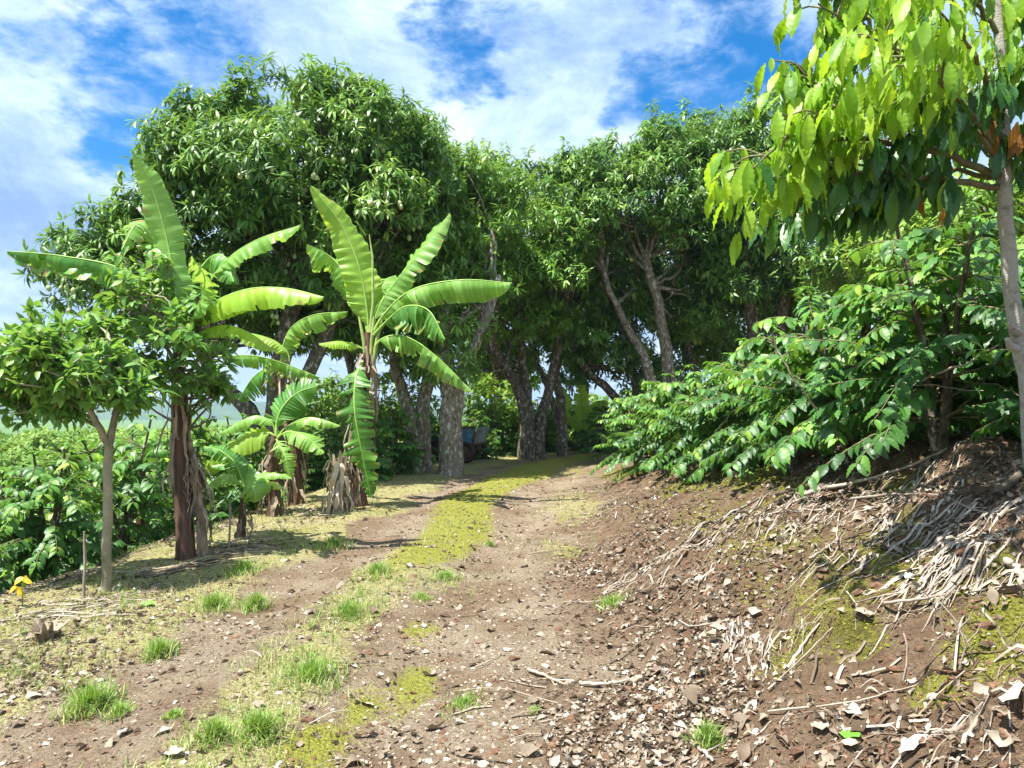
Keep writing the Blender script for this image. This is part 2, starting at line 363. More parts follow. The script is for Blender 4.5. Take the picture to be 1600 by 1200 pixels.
moss_spots = [spot(*s) for s in [(640, 1075, 48, .95, 2.6), (560, 1110, 45, .8, 2.5), (500, 1170, 60, .95, 2), (660, 985, 38, .75, 2.5), (590, 1030, 40, .4, 2),
    (1345, 990, 40, 1, 1.5), (1470, 1075, 50, 1, 1.4), (1560, 960, 60, 1, 1.6), (1565, 905, 40, 1, 1.5), (1300, 870, 70, .8, 1.6), (1170, 745, 60, .95, 3.), (1060, 760, 45, .85, 3.),
    (1240, 760, 40, .8, 3), (1400, 760, 60, .7, 2), (1385, 835, 60, .8, 2), (1250, 1020, 60, .6, 1.5), (1180, 800, 90, .5, 2), (880, 810, 25, .6, 3), (895, 865, 25, .6, 3), (1220, 860, 50, .7, 2),
    (870, 720, 70, .6, 5), (800, 718, 50, .5, 5), (980, 735, 50, .8, 3), (1330, 930, 90, .7, 2), (1200, 920, 80, .55, 2), (1440, 870, 90, .6, 2), (1110, 800, 90, .6, 3), (1500, 1000, 70, .6, 1.5), (1100, 745, 80, .9, 3), (1010, 790, 60, .5, 3), (1270, 1000, 90, .75, 1.6), (1380, 880, 120, .75, 2), (1560, 1000, 110, .8, 1.5), (1200, 840, 120, .65, 2), (730, 1190, 25, .3, 2), (1280, 960, 60, .65, 1.5), (1150, 870, 60, .5, 2), (470, 830, 40, .6, 2), (600, 800, 30, .5, 3)]]
moss = field(moss_spots, X, Y, 5)
yy = Y; mid = np.exp(-(((X - pathc(Y) - .05 - .12 * np.sin(Y * .9)) / I(Y, [6.2, 8, 10, 14, 20], [.2, .43, .46, .52, .75])) ** 2) ** 1.6) * sstep(Y, 6.0, 8.2) * (1 - sstep(Y, 20, 24))
moss = np.maximum(moss, mid * (1.05 + .25 * fbm(X * 2, Y * 2, 91, 3)))
verge = sstep(pathc(Y) - .84 - X + fbm(X * 1.3, Y * 1.3, 21, 3) * .5, 0, .7)
verge = np.maximum(verge * (1 - .35 * sstep(edgeL(Y) + .4 - X, 0, .6)), .75 * field([spot(*s) for s in [(560, 940, 60, 1, 2.5), (490, 1030, 60, 1, 2.2), (380, 1130, 70, .9, 1.6), (680, 900, 60, .8, 2.5), (900, 790, 60, .9, 4), (870, 860, 40, .7, 3), (760, 790, 30, .4, 3)]], X, Y, 15))
strip = np.exp(-((X - pathc(Y)) / .36) ** 2) * (1 - sstep(Y, 9, 12)) * np.clip(.75 + 1.1 * fbm(X * 1.7, Y * 1.3, 88, 3), 0, 1)
verge = np.maximum(verge, strip)
litt = sstep(X - toeR(Y) + fbm(X * 1.5, Y * 1.5, 41, 3) * .6, -.5, .3)
litt = np.maximum(litt, .8 * field([spot(*s) for s in [(100, 960, 150, 1, 1.5), (30, 1050, 120, .8, 1.2), (950, 1120, 120, 1, 1.2), (470, 800, 60, .7, 2)]], X, Y, 25))
litt = np.maximum(litt, sstep(edgeL(Y) - X, -.3, .3))
g = MB(); ny, nx = X.shape
i = np.arange((ny - 1))[:, None] * nx + np.arange(nx - 1)[None]
q = np.stack([i, i + 1, i + nx + 1, i + nx], -1).reshape(-1, 4)
g.add(np.stack([X, Y, Z], -1), loops=q.ravel(), tot=np.full(len(q), 4), v=.5)
m, b = newmat('earth')
P0 = b.n('ShaderNodeNewGeometry').outputs['Position']
am = b.n('ShaderNodeAttribute', attribute_name='mask'); sp = b.n('ShaderNodeSeparateColor'); b.l(am.outputs['Color'], sp.inputs[0])
n1 = b.noise(P0, 1.3, 6, .6); n2 = b.noise(P0, 9, 6, .68); n3 = b.noise(P0, 45, 4, .7); n4 = b.noise(P0, 130, 3, .7)
dirt = b.ramp(n2, [(.28, (.105, .062, .036)), (.5, (.215, .142, .086)), (.72, (.34, .25, .165))])
pale = b.ramp(n3, [(.3, (.22, .16, .10)), (.5, (.365, .29, .20)), (.7, (.52, .445, .335))])
isbank = sp.outputs['Blue']
c = b.mix(b.rng(n1, .38, .62, .12, .85, True), dirt, pale)
c = b.mix(b.math('MULTIPLY', isbank, .92), c, b.mix(.15, dirt, b.ramp(n3, [(.3, (.038, .017, .009)), (.55, (.12, .060, .032)), (.78, (.28, .19, .125))])))
vo = b.n('ShaderNodeTexVoronoi'); b.l(P0, vo.inputs['Vector']); vo.inputs['Scale'].default_value = 42; vo.inputs['Randomness'].default_value = 1
peb = b.math('MULTIPLY', b.rng(vo.outputs['Distance'], .5, .25, 0, 1, True), b.rng(n2, .45, .6, 0, .8, True))
c = b.mix(b.math('MULTIPLY', peb, .7), c, b.mix(.45, pale, vo.outputs['Color'], 'MULTIPLY'))
straw = b.ramp(n3, [(.25, (.17, .13, .065)), (.45, (.34, .31, .12)), (.6, (.50, .47, .22)), (.8, (.68, .62, .43))])
sf = b.rng(b.math('ADD', sp.outputs['Green'], b.math('MULTIPLY', b.math('SUBTRACT', n2, .5), 1.6)), .28, .68, 0, .92, True)
c = b.mix(sf, c, straw)
mossc = b.ramp(n3, [(.25, (.13, .12, .022)), (.45, (.25, .255, .035)), (.62, (.38, .38, .075)), (.85, (.50, .47, .19))])
mf = b.rng(b.math('ADD', sp.outputs['Red'], b.math('MULTIPLY', b.math('SUBTRACT', b.math('MULTIPLY', b.math('ADD', n2, n3), .5), .5), 2.2)), .35, .8, 0, .95, True)
mossb = b.ramp(n3, [(.25, (.05, .045, .012)), (.5, (.13, .12, .022)), (.75, (.26, .25, .05))])
c = b.mix(mf, c, b.mix(b.math('MULTIPLY', isbank, b.rng(n1, .4, .6, .25, .95)), mossc, mossb))
sxyz = b.n('ShaderNodeSeparateXYZ'); b.l(P0, sxyz.inputs[0])
c = b.mix(b.rng(b.math('MAXIMUM', sxyz.outputs[1], b.math('ABSOLUTE', sxyz.outputs[0])), 24, 34, 0, 1), c, b.ramp(n1, [(.3, (.05, .11, .02)), (.7, (.12, .2, .05))]))
p = b.n('ShaderNodeBsdfPrincipled'); b.l(c, p.inputs['Base Color']); p.inputs['Roughness'].default_value = .95; p.inputs['Specular IOR Level'].default_value = .15
h = b.math('ADD', b.math('MULTIPLY', n3, 1.), b.math('ADD', b.math('MULTIPLY', n4, .5), b.math('MULTIPLY', peb, .5)))
bu = b.n('ShaderNodeBump'); bu.inputs['Strength'].default_value = 1.; bu.inputs['Distance'].default_value = .05; b.l(h, bu.inputs['Height']); b.l(bu.outputs[0], p.inputs['Normal'])
o = b.n('ShaderNodeOutputMaterial'); b.l(p.outputs[0], o.inputs[0]); M['earth'] = m
go = g.build('ground', m); tag(go, kind='structure')
ca = go.data.color_attributes.new('mask', 'FLOAT_COLOR', 'POINT')
ca.data.foreach_set('color', np.stack([moss, verge, litt, np.ones_like(moss)], -1).astype(np.float32).ravel())
def sample(F_, x, y):
    ix = np.clip(np.searchsorted(gx, x), 0, nx - 1); iy = np.clip(np.searchsorted(gy, y), 0, ny - 1); return F_[iy, ix]

# ------------------------------------------------------------------ tree builders
T_MANGO = tpl_fold(.22, .35)
ell = lambda t: (math.sin(math.pi * min(1, max(0, t)) ** .92) ** .85) * (1 if t < .9 else 1)
obov = lambda t: 0 if t <= 0 else (math.sin(math.pi * t ** 1.15) ** .8) * (.75 + .35 * t)
T_COFF = tpl_grid(12, ell, bend=.34, fold=.25, ripple=.035, nr=5)
T_COFF2 = tpl_grid(4, ell, bend=.28, fold=.3, ripple=.0)
T_AVO = tpl_grid(4, ell, bend=.2, fold=.25)
T_BIG = tpl_grid(14, obov, bend=.30, fold=.35, ripple=.03, nr=6, tipcurl=.0)

def rosettes(mb, P, A, nleaf, L, wr, tpl, r, droop=.5, vbase=None, spread=(35, 105), m=0):
    """leaves radiating from points P about axes A and drooping"""
    n = len(P); k = nleaf
    Pn = np.repeat(P, k, 0); An = nrm(np.repeat(A, k, 0))
    t = np.cross(An, rdir(n * k, r)); t = nrm(t)
    th = np.radians(r.uniform(spread[0], spread[1], n * k))[:, None]
    Xd = An * np.cos(th) + t * np.sin(th); Xd[:, 2] -= droop * r.uniform(.3, 1.2, n * k); Xd = nrm(Xd)
    N = nrm(An * .7 + np.array([0, 0, .9]) + .35 * rdir(n * k, r))
    Ln = L * r.uniform(.65, 1.15, n * k)
    v = r.rand(n * k) * .6 + (np.repeat(vbase, k) if vbase is not None else .2)
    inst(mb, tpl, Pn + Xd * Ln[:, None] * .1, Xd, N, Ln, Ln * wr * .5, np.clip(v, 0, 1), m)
def crown_pts(lobes, r, rsub=.36, dens=11., keep=1., inner=.12, top=-.55):
    Ps, As, Vs = [], [], []
    for (cx, cy, cz, rx, ry, rz) in lobes:
        Rm = (rx * ry * rz) ** (1 / 3.); ns = max(5, int(15 * (Rm / (rsub * Rm + .35)) ** 1.6 * keep))
        d = rdir(ns * 3, r); d = d[d[:, 2] > top][:ns]
        sc = np.array([cx, cy, cz]) + d * np.array([rx, ry, rz]) * r.uniform(.62, 1.02, (len(d), 1))
        for c0, dd in zip(sc, d):
            s = (rsub * Rm * .55 + .3) * r.uniform(.55, 1.25); n = max(4, int(dens * s * s * 4)); vb = r.uniform(.0, .45)
            e = nrm(rdir(n, r) + dd * .55); e[:, 2] += .1
            Ps.append(c0 + e * s * np.array([1, 1, .8]) * r.uniform(.35, 1.08, (n, 1))); As.append(nrm(e + dd * .4 + [0, 0, .45])); Vs.append(np.full(n, vb))
        ni = int(inner * dens * Rm ** 2 * 14)
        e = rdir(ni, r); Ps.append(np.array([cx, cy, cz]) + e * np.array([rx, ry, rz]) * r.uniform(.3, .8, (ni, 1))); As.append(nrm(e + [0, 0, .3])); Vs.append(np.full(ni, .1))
    return np.concatenate(Ps), np.concatenate(As), np.concatenate(Vs)
def tree(name, label, cat, base, stems, lobes, leaf, bark, seed, dens=11., L=.22, wr=.24, nleaf=10, tpl=None, group=None, droop=.55,
         trad=.2, branch=True, rsub=.36, inner=.12, nbr=3, top=-.55, keep=1., spread=(35, 105), spikes=0):
    """stems: list of control polylines (world points) with base radius"""
    r = np.random.RandomState(seed); th = thing(name, label, cat, base, group)
    tb = MB(); bb = MB(); ends = []
    for ctrl, r0, r1 in stems:
        n = 14; pts = curve(ctrl, n, r0 * .18, r); rad = np.linspace(r0, r1, n); rad[0] *= 1.35; rad[1] *= 1.1
        tube(tb, pts, rad, 12, .08, v=.5, rnd=r); ends.append((pts, rad))
    if branch:
        for lb in lobes:
            c = np.array(lb[:3]); k = min(range(len(ends)), key=lambda j: np.linalg.norm(ends[j][0][-1] - c)); pts, rad = ends[k]
            j = r.randint(8, 13); a = pts[j]; ra = rad[j] * .7
            for q in range(nbr):
                e = c + rdir(1, r)[0] * np.array(lb[3:]) * .75; mid = a * .5 + e * .5 + rdir(1, r)[0] * .25 * np.linalg.norm(e - a) * .6
                pc_ = curve([a, mid, e], 10, .04, r); tube(bb, pc_, np.linspace(ra * .75, .012, 10), 6, .1, v=.5, cap=False, rnd=r)
                for s_ in range(2):
                    k0 = pc_[r.randint(4, 9)]; e2 = k0 + rdir(1, r)[0] * .5 * np.mean(lb[3:]); tube(bb, curve([k0, (k0 + e2) / 2 + rdir(1, r)[0] * .08, e2], 6), np.linspace(.03, .008, 6), 5, v=.5, cap=False)
    tb.build('trunk', bark, th)
    if bb.n: bb.build('branches', bark, th)
    P, A, V = crown_pts(lobes, r, rsub, dens, keep, inner, top)
    if spikes:
        tops = P[np.argsort(-P[:, 2])[:len(P) // 12]]; sel = tops[r.choice(len(tops), spikes)]
        e = sel[:, None] + np.linspace(0, .5, 5)[None, :, None] * np.array([0, 0, 1.]) + np.cumsum(r.normal(0, .03, (spikes, 5, 3)), 1)
        P = np.vstack([P, e.reshape(-1, 3)]); A = np.vstack([A, np.tile([0, 0, 1.], (spikes * 5, 1))]); V = np.append(V, np.full(spikes * 5, .3))
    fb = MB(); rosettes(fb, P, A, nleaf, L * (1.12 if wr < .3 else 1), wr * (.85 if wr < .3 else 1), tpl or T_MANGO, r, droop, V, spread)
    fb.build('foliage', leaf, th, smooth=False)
    th['_n'] = len(P); return th, P

def lobe(px, py, d, rpx, rpy=None, rd=None):
    c = pix(px, py, d); rx = rpx / F * d; rz = (rpy or rpx) / F * d; return (c[0], c[1], c[2], rx, rd or (rx + rz) / 2, rz)
def stem(pts, r0, r1, base_down=.25):
    w = [pix(*p) for p in pts]; g0 = w[0].copy(); g0[2] = ground(g0[0], g0[1]) - base_down; w[0] = g0; return (w, r0, r1)
def gp(px, d):
    x = (px - 800) / F * d; return (x, d, float(ground(x, d)))

# --- the big fruiting mango, left
lobesA = [lobe(470, 212, 15.5, 105, 78), lobe(585, 245, 15.5, 88, 80), lobe(350, 240, 15, 95, 72), lobe(275, 255, 14.6, 60, 62), lobe(430, 300, 14.6, 130, 90), lobe(570, 350, 15, 110, 100),
          lobe(330, 350, 14.4, 110, 80), lobe(215, 380, 14.2, 70, 45), lobe(110, 405, 14.2, 62, 36), lobe(180, 450, 14.4, 90, 55), lobe(330, 450, 15, 110, 60), lobe(470, 450, 15.5, 120, 70),
          lobe(620, 280, 16.2, 70, 80), lobe(490, 150, 15.8, 42, 26), lobe(560, 165, 16, 36, 26), lobe(480, 380, 17.5, 150, 130), lobe(390, 500, 16, 80, 40), lobe(500, 520, 16.5, 80, 45), lobe(255, 500, 15, 60, 40), lobe(640, 420, 16.5, 70, 90), lobe(655, 235, 16.3, 45, 50)]
bA = gp(425, 14.8)
tA, PA = tree('mango_tree', 'tallest and broadest mango tree, hung with pale green fruit, behind the banana plants', 'tree', bA,
     [stem([(425, 740, 14.8), (428, 650, 14.8), (440, 560, 15), (470, 430, 15.2), (480, 300, 15.5)], .26, .1),
      stem([(418, 740, 14.9), (400, 660, 14.9), (345, 600, 15), (290, 520, 14.8), (200, 440, 14.5)], .2, .07),
      stem([(432, 740, 14.9), (460, 640, 15), (520, 500, 15.4), (570, 380, 15.4)], .2, .08)],
     lobesA, M['mango'], M['darkbark'], 11, dens=17, L=.205, wr=.26, nleaf=12, spikes=14, rsub=.42)
# mangoes hanging on it, each a part
r = np.random.RandomState(5)
fr = MB(); t_, p_ = np.meshgrid(np.linspace(0, math.pi, 7), np.linspace(0, 2 * math.pi, 8, endpoint=False), indexing='ij')
vv = np.stack([.038 * np.sin(t_) * np.cos(p_), .034 * np.sin(t_) * np.sin(p_), .046 * np.cos(t_) + .006 * np.sin(t_) * np.cos(p_)], -1).reshape(-1, 3)
fs = [(i * 8 + j, (i + 1) * 8 + j, (i + 1) * 8 + (j + 1) % 8, i * 8 + (j + 1) % 8) for i in range(6) for j in range(8)]
oA = np.array(bA); vv = vv * 1.05; fr.add(vv + oA, fs, v=.6); tube(fr, [oA + (0, 0, .04), oA + (.01, 0, .2), oA + (0, .01, .34)], [.005, .004, .003], 4, v=.2)
proto_fruit = fr.build('fruit', M['fruit'], tA)
cpx = [(120, 465), (150, 500), (95, 430), (220, 480), (270, 380), (400, 262), (480, 245), (440, 265), (300, 395), (520, 300), (600, 300), (620, 310), (560, 250), (470, 300), (250, 440), (455, 395), (590, 205), (530, 225), (610, 235), (180, 440), (500, 160), (640, 350), (445, 470)]
PA_ = PA; pxA = 800 + PA_[:, 0] / PA_[:, 1] * F; pyA = HY - (PA_[:, 2] - CZ) / PA_[:, 1] * F
cnt = 0
for (cx, cy) in cpx:
    near = np.where((abs(pxA - cx) < 22) & (abs(pyA - cy) < 22))[0]
    if len(near) == 0: continue
    fr_ = near[np.argsort(PA_[near, 1])[:max(3, len(near) // 6)]]; c0 = PA_[fr_].mean(0); c0[1] -= .25
    for k in range(4):
        if cnt >= 92: break
        o = proto_fruit if cnt == 0 else proto_fruit.copy()
        if cnt: COL.objects.link(o); o.parent = tA
        pos = c0 + r.normal(0, 1, 3) * [.16, .1, .12] - [0, 0, .3]
        o.location = [float(q) for q in pos - np.array(bA)]; sc = r.uniform(.85, 1.25); o.scale = (sc, sc, sc); o.rotation_euler = (r.uniform(-.3, .3), r.uniform(-.3, .3), r.uniform(0, 6)); cnt += 1
# --- mangoes along the far side of the track
tB, PB = tree('mango_tree', 'mango tree with a pair of dark slanting trunks, left of the stout pale trunk', 'tree', gp(650, 17.2),
     [stem([(648, 735, 17.2), (642, 660, 17.2), (622, 590, 17.2), (610, 500, 17), (600, 420, 17)], .17, .08), stem([(662, 735, 17.3), (660, 640, 17.3), (672, 570, 17.2), (680, 480, 17), (670, 380, 17)], .19, .08)],
     [lobe(655, 330, 17.5, 60, 70), lobe(590, 510, 17.6, 60, 45), lobe(680, 300, 18, 60, 70), lobe(675, 560, 17, 45, 32), lobe(700, 420, 17.6, 55, 70), lobe(640, 470, 17.2, 60, 40)], M['mango'], M['bark'], 12, dens=12, L=.25)
tC, PC = tree('mango_tree', 'mango tree on one stout pale lichened trunk beside the blue cart', 'tree', gp(703, 16.6),
     [stem([(700, 742, 16.6), (702, 660, 16.6), (703, 600, 16.6), (690, 520, 16.6), (685, 440, 17)], .24, .13), stem([(708, 742, 16.65), (712, 650, 16.65), (722, 580, 16.7), (760, 500, 17), (780, 430, 17.3)], .17, .09)],
     [lobe(735, 300, 18, 75, 60), lobe(700, 500, 17, 60, 42), lobe(760, 350, 18.4, 75, 60), lobe(690, 400, 17.2, 45, 60), lobe(735, 440, 18, 55, 42), lobe(700, 570, 16.4, 32, 22), lobe(720, 275, 19, 60, 30)],
     M['mango_light'], M['bark'], 13, dens=12, L=.22)
tD, PD = tree('mango_tree', 'mango tree on a cluster of crooked dark trunks where the track turns', 'tree', gp(828, 21),
     [stem([(822, 715, 21), (820, 640, 21), (800, 590, 21), (770, 550, 20.6), (750, 470, 20.5)], .19, .09), stem([(830, 715, 21.1), (826, 640, 21.1), (818, 570, 21), (810, 480, 21)], .17, .08),
      stem([(842, 715, 21.2), (846, 650, 21.2), (862, 590, 21.4), (880, 500, 21.4), (880, 430, 21.4)], .17, .08)],
     [lobe(800, 380, 20.5, 75, 42), lobe(870, 370, 20.5, 60, 42), lobe(760, 420, 20.2, 55, 45), lobe(880, 430, 20.4, 48, 38), lobe(840, 312, 22, 75, 48), lobe(780, 312, 22, 70, 45), lobe(905, 310, 22, 40, 50), lobe(845, 500, 20.6, 46, 28), lobe(790, 480, 21.6, 50, 30), lobe(760, 540, 22.5, 45, 34), lobe(850, 450, 23, 70, 50), lobe(805, 430, 19.8, 45, 32), lobe(720, 480, 21.5, 45, 45)],
     M['mango_light'], M['darkbark'], 14, dens=11, L=.215, wr=.26, nleaf=11, spikes=8, rsub=.42)
tE, PE = tree('mango_tree', 'slim dark mango tree just right of the crooked trunk cluster', 'tree', gp(882, 22),
     [stem([(880, 705, 22), (878, 640, 22), (870, 580, 22), (880, 500, 22), (890, 440, 22)], .15, .07), stem([(884, 705, 22.1), (862, 620, 22.1), (835, 560, 22), (820, 500, 22)], .10, .05)],
     [lobe(900, 535, 22, 50, 24), lobe(850, 545, 22.4, 40, 22), lobe(930, 480, 23, 55, 40), lobe(905, 380, 23.5, 60, 60), lobe(915, 470, 23, 50, 45), lobe(880, 500, 24, 60, 35), lobe(960, 540, 24.5, 50, 35)], M['mango'], M['darkbark'], 15, dens=9, L=.25)
tF, PF = tree('mango_tree', 'mango tree with a tall bare grey trunk rising behind the coffee bushes', 'tree', gp(1040, 21.5),
     [stem([(1042, 660, 21.5), (1042, 570, 21.5), (1030, 480, 21.5), (1012, 410, 21.3), (1025, 330, 21.3)], .2, .08), stem([(1040, 660, 21.6), (1012, 570, 21.6), (985, 520, 21.6), (955, 460, 21.4), (930, 380, 21.3)], .16, .06)],
     [lobe(1015, 245, 21.3, 60, 42), lobe(945, 280, 21.3, 66, 42), lobe(1060, 270, 21, 65, 55), lobe(980, 320, 20.6, 85, 50), lobe(1085, 350, 20.8, 55, 55), lobe(920, 320, 21.3, 45, 50), lobe(1030, 380, 22.5, 70, 60), lobe(1100, 300, 21.5, 42, 50), lobe(1110, 420, 21.5, 45, 50), lobe(960, 400, 22.8, 60, 50), lobe(1060, 480, 23, 60, 45), lobe(1000, 460, 23.4, 55, 45), lobe(1090, 230, 22, 40, 40), lobe(900, 270, 22, 45, 30), lobe(940, 350, 20.4, 40, 40)],
     M['mango'], M['bark'], 16, dens=14, L=.22, wr=.26, nleaf=11, spikes=8, rsub=.42)
tG, PG = tree('mango_tree', 'mango tree leaning left over the coffee bushes below the tall bare grey trunk', 'tree', gp(985, 22.5),
     [stem([(985, 690, 22.5), (965, 630, 22.5), (930, 590, 22.4), (900, 560, 22.2)], .16, .08), stem([(990, 690, 22.6), (992, 600, 22.6), (975, 540, 22.6), (960, 470, 22.6)], .12, .06)],
     [lobe(960, 560, 22.5, 55, 28), lobe(985, 480, 24, 70, 50), lobe(1000, 590, 23, 40, 30), lobe(905, 590, 23, 28, 14)], M['mango'], M['darkbark'], 17, dens=9, L=.25)
tH, PH = tree('mango_tree', 'broad dark mango tree with high rounded top behind the coffee slope', 'tree', gp(1190, 21),
     [stem([(1190, 620, 21), (1175, 500, 21), (1165, 420, 21), (1170, 330, 21)], .2, .08), stem([(1200, 620, 21.1), (1222, 500, 21.1), (1240, 420, 21), (1260, 330, 21)], .18, .08)],
     [lobe(1235, 200, 21.5, 80, 52), lobe(1165, 235, 21.3, 70, 52), lobe(1290, 250, 21, 75, 75), lobe(1180, 340, 21, 85, 62), lobe(1270, 370, 20.6, 90, 62), lobe(1200, 440, 21, 80, 50), lobe(1260, 165, 22, 42, 30), lobe(1135, 420, 21.5, 50, 55), lobe(1330, 330, 21, 60, 80), lobe(1300, 450, 20.5, 70, 35), lobe(1120, 500, 22, 60, 45), lobe(1210, 500, 22, 60, 40), lobe(1150, 300, 20, 50, 45)],
     M['mango'], M['darkbark'], 18, dens=14, L=.22, wr=.26, nleaf=11, spikes=8, rsub=.42)
tI, PI_ = tree('mango_tree', 'far right mango tree, mostly hidden behind the large drooping leaves', 'tree', gp(1420, 17),
     [stem([(1420, 600, 17), (1425, 480, 17), (1410, 380, 17), (1420, 300, 17)], .2, .08)],
     [lobe(1400, 330, 17, 100, 75), lobe(1470, 400, 17, 90, 65), lobe(1360, 430, 17.5, 90, 55), lobe(1540, 360, 17, 90, 70), lobe(1330, 360, 17.5, 60, 55), lobe(1620, 400, 16.5, 90, 80)], M['mango'], M['darkbark'], 19, dens=9, L=.24)
for (sd, lab, px, lobs) in [
     (21, 'low dark mango tree between the pale trunk and the trunk cluster, in the second row', 770, [lobe(760, 520, 27, 45, 50), lobe(735, 400, 27, 60, 80), lobe(800, 450, 27, 55, 55), lobe(735, 300, 27, 60, 45)]),
     (22, 'dark mango tree in the second row, above the gap at the end of the track', 905, [lobe(900, 440, 28, 60, 45), lobe(860, 500, 28, 45, 35), lobe(950, 400, 28, 60, 60), lobe(880, 340, 28, 55, 50)]),
     (23, 'dark mango tree in the second row, behind the tall bare grey trunk', 1080, [lobe(1080, 490, 27, 60, 50), lobe(1120, 400, 27, 60, 70), lobe(1040, 430, 27, 50, 60)]),
     (24, 'dark mango tree in the second row, deep behind the upper coffee bushes', 1280, [lobe(1260, 460, 27, 80, 60), lobe(1360, 420, 27, 80, 70), lobe(1190, 460, 27, 60, 50), lobe(1450, 420, 27, 80, 70)]),
     (25, 'dark mango tree in the second row, behind the trunk of the tallest mango', 545, [lobe(540, 480, 22, 80, 70), lobe(620, 400, 22, 70, 90), lobe(450, 480, 21, 80, 60), lobe(360, 440, 21, 80, 50)])]:
    d0 = lobs[0][1]
    lobs = lobs + [lobe(800 + q[0] / q[1] * F + 25, HY - (q[2] - CZ) / q[1] * F + 45, q[1] + 1, 50, 42) for q in lobs[:2]]
    tree('mango_tree', lab, 'tree', gp(px, d0), [stem([(px, 660, d0), (px + 8, 600, d0), (px - 10, 520, d0), (px, 450, d0)], .17, .08)], lobs, M['mango'], M['darkbark'], sd, dens=8, L=.34, wr=.26)

# ------------------------------------------------------------------ pale bushes behind the mangoes
bushes = [(615, 22, 640, 55, 60, 'bush', 'light green feathery bush seen between the banana stem and the slanting mango trunks'),
          (540, 20, 690, 60, 50, 'avocado', 'dark leafy bush at the foot of the verge behind the leaning banana leaf'),
          (500, 24, 630, 60, 50, 'bush', 'light green bush behind the grey trunks of the banana clump'),
          (770, 25, 640, 42, 48, 'bush', 'yellow green bush behind the blue cart'),
          (800, 30, 580, 48, 35, 'bush', 'pale bright bush high in the gap above the cart'),
          (860, 30, 655, 45, 38, 'bush', 'mid green bush behind the trunk cluster'),
          (950, 27, 650, 50, 35, 'bush', 'green bush filling the gap right of the far banana plant'),
          (1040, 28, 600, 50, 30, 'bush', 'light green bush low behind the coffee, under the tall bare trunk'),
          (1120, 28, 540, 50, 35, 'bush', 'light green bush behind the coffee, right of the tall bare trunk'),
          (1480, 12.5, 340, 80, 42, 'bush', 'sunlit yellow green bush above the coffee, left of the pale tree trunk'),
          (1560, 13, 300, 80, 45, 'bush', 'sunlit yellow green bush behind the pale tree trunk'),
          (1400, 14, 385, 60, 40, 'bush', 'leafy green bush at the foot of the large drooping leaves')]
for k, (px, d, py, rx, ry, mt, lab) in enumerate(bushes):
    g0 = gp(px, d); top = pix(px, py, d)
    tree('leafy_bush', lab, 'bush', g0, [stem([(px, 700, d), (px + 3, py + 40, d), (px, py, d)], .06, .03)], [lobe(px, py, d, rx, ry), lobe(px - rx * .5, py + ry * .7, d, rx * .7, ry * .8), lobe(px + rx * .5, py + ry * .6, d + .4, rx * .7, ry * .8)],
         M[mt], M['darkbark'], 60 + k, dens=13 if d < 20 else 9, L=.17 if d < 20 else .22, wr=.4, nleaf=7, nbr=1, group=None, droop=.3)

# ------------------------------------------------------------------ valley wood and hills
r = np.random.RandomState(3); fb = MB(); Ps, As, Vs = [], [], []
for k in range(460):
    d = 30 * (10 ** (r.rand() * 1.0)); px = r.uniform(-700, 1000) if d > 60 else r.uniform(-500, 520)
    x = (px - 800) / F * d; R0 = r.uniform(2.2, 4.5) * (1 + d / 250); gz = float(ground(x, d)); top = gz + r.uniform(3.5, 6.)
    top = min(top, CZ - .012 * d - .2 + (.0 if d < 100 else .8)) - r.uniform(0, 1.7) * (d < 140); R0 *= r.uniform(.7, 1.2)
    n = int(1000 * min(1, 60 / d) + 260); e = rdir(n, r); e[:, 2] = np.abs(e[:, 2]) * .9 - .25
    lump = 1 + .28 * np.sin(e[:, 0] * 7 + k) * np.sin(e[:, 1] * 6 + k * 2) + r.normal(0, .06, n)
    Ps.append(np.array([x, d, top - R0 * .7]) + e * lump[:, None] * [R0, R0, R0 * .75]); As.append(nrm(e + [0, 0, .3])); Vs.append(np.full(n, r.uniform(0, .75)) ); 
P_ = np.concatenate(Ps); A_ = np.concatenate(As); V_ = np.concatenate(Vs)
far_scale = .12 + P_[:, 1] * .0026
k = 5; Pn = np.repeat(P_, k, 0) + r.normal(0, .12, (len(P_) * k, 3)) * np.repeat(far_scale, k)[:, None]
Xd = rdir(len(Pn), r) + np.repeat(A_, k, 0) * .3; Xd[:, 2] -= .3
inst(fb, T_MANGO, Pn, Xd, nrm(np.repeat(A_, k, 0) + [0, 0, .6] + .3 * rdir(len(Pn), r)), np.repeat(far_scale, k) * r.uniform(.6, 1.1, len(Pn)) * 1.6, np.repeat(far_scale, k) * .36, np.clip(np.repeat(V_, k) + r.rand(len(Pn)) * .25, 0, 1))
tag(fb.build('valley_wood', M['far'], smooth=False), 'dense green wood filling the valley below the plantation on the left', 'woodland', kind='stuff')
for nm, d, hpx, amp, seed in [('hills', 1500, 9, 10, 1), ('hills', 2300, 17, 12, 2)]:
    xs = np.linspace(-2600, 2600, 400) * d / 1500; mb = MB(); rows = []
    hz = CZ + (hpx + amp * fbm(xs / d * 3.2 + 5, xs * 0, seed, 5) * 2) / F * d
    for t in np.linspace(0, 1, 14): rows.append(np.stack([xs, xs * 0 + d + (t * 2 - 1) * 350, -14 + (hz + 14) * np.sin(math.pi * t) ** .9 + fbm(xs / 60, xs * 0 + t * 9, 4, 3) * 8 * math.sin(math.pi * t)], -1))
    V = np.array(rows); nn = 400; ii = np.arange(13)[:, None] * nn + np.arange(nn - 1)[None]; q = np.stack([ii, ii + 1, ii + nn + 1, ii + nn], -1).reshape(-1, 4)
    mb.add(V, loops=q.ravel(), tot=np.full(len(q), 4), v=.5)
    tag(mb.build(nm, solid('wooded hillside', (.03, .065, .03), (.06, .11, .04), .02, .95, 0)), kind='structure')

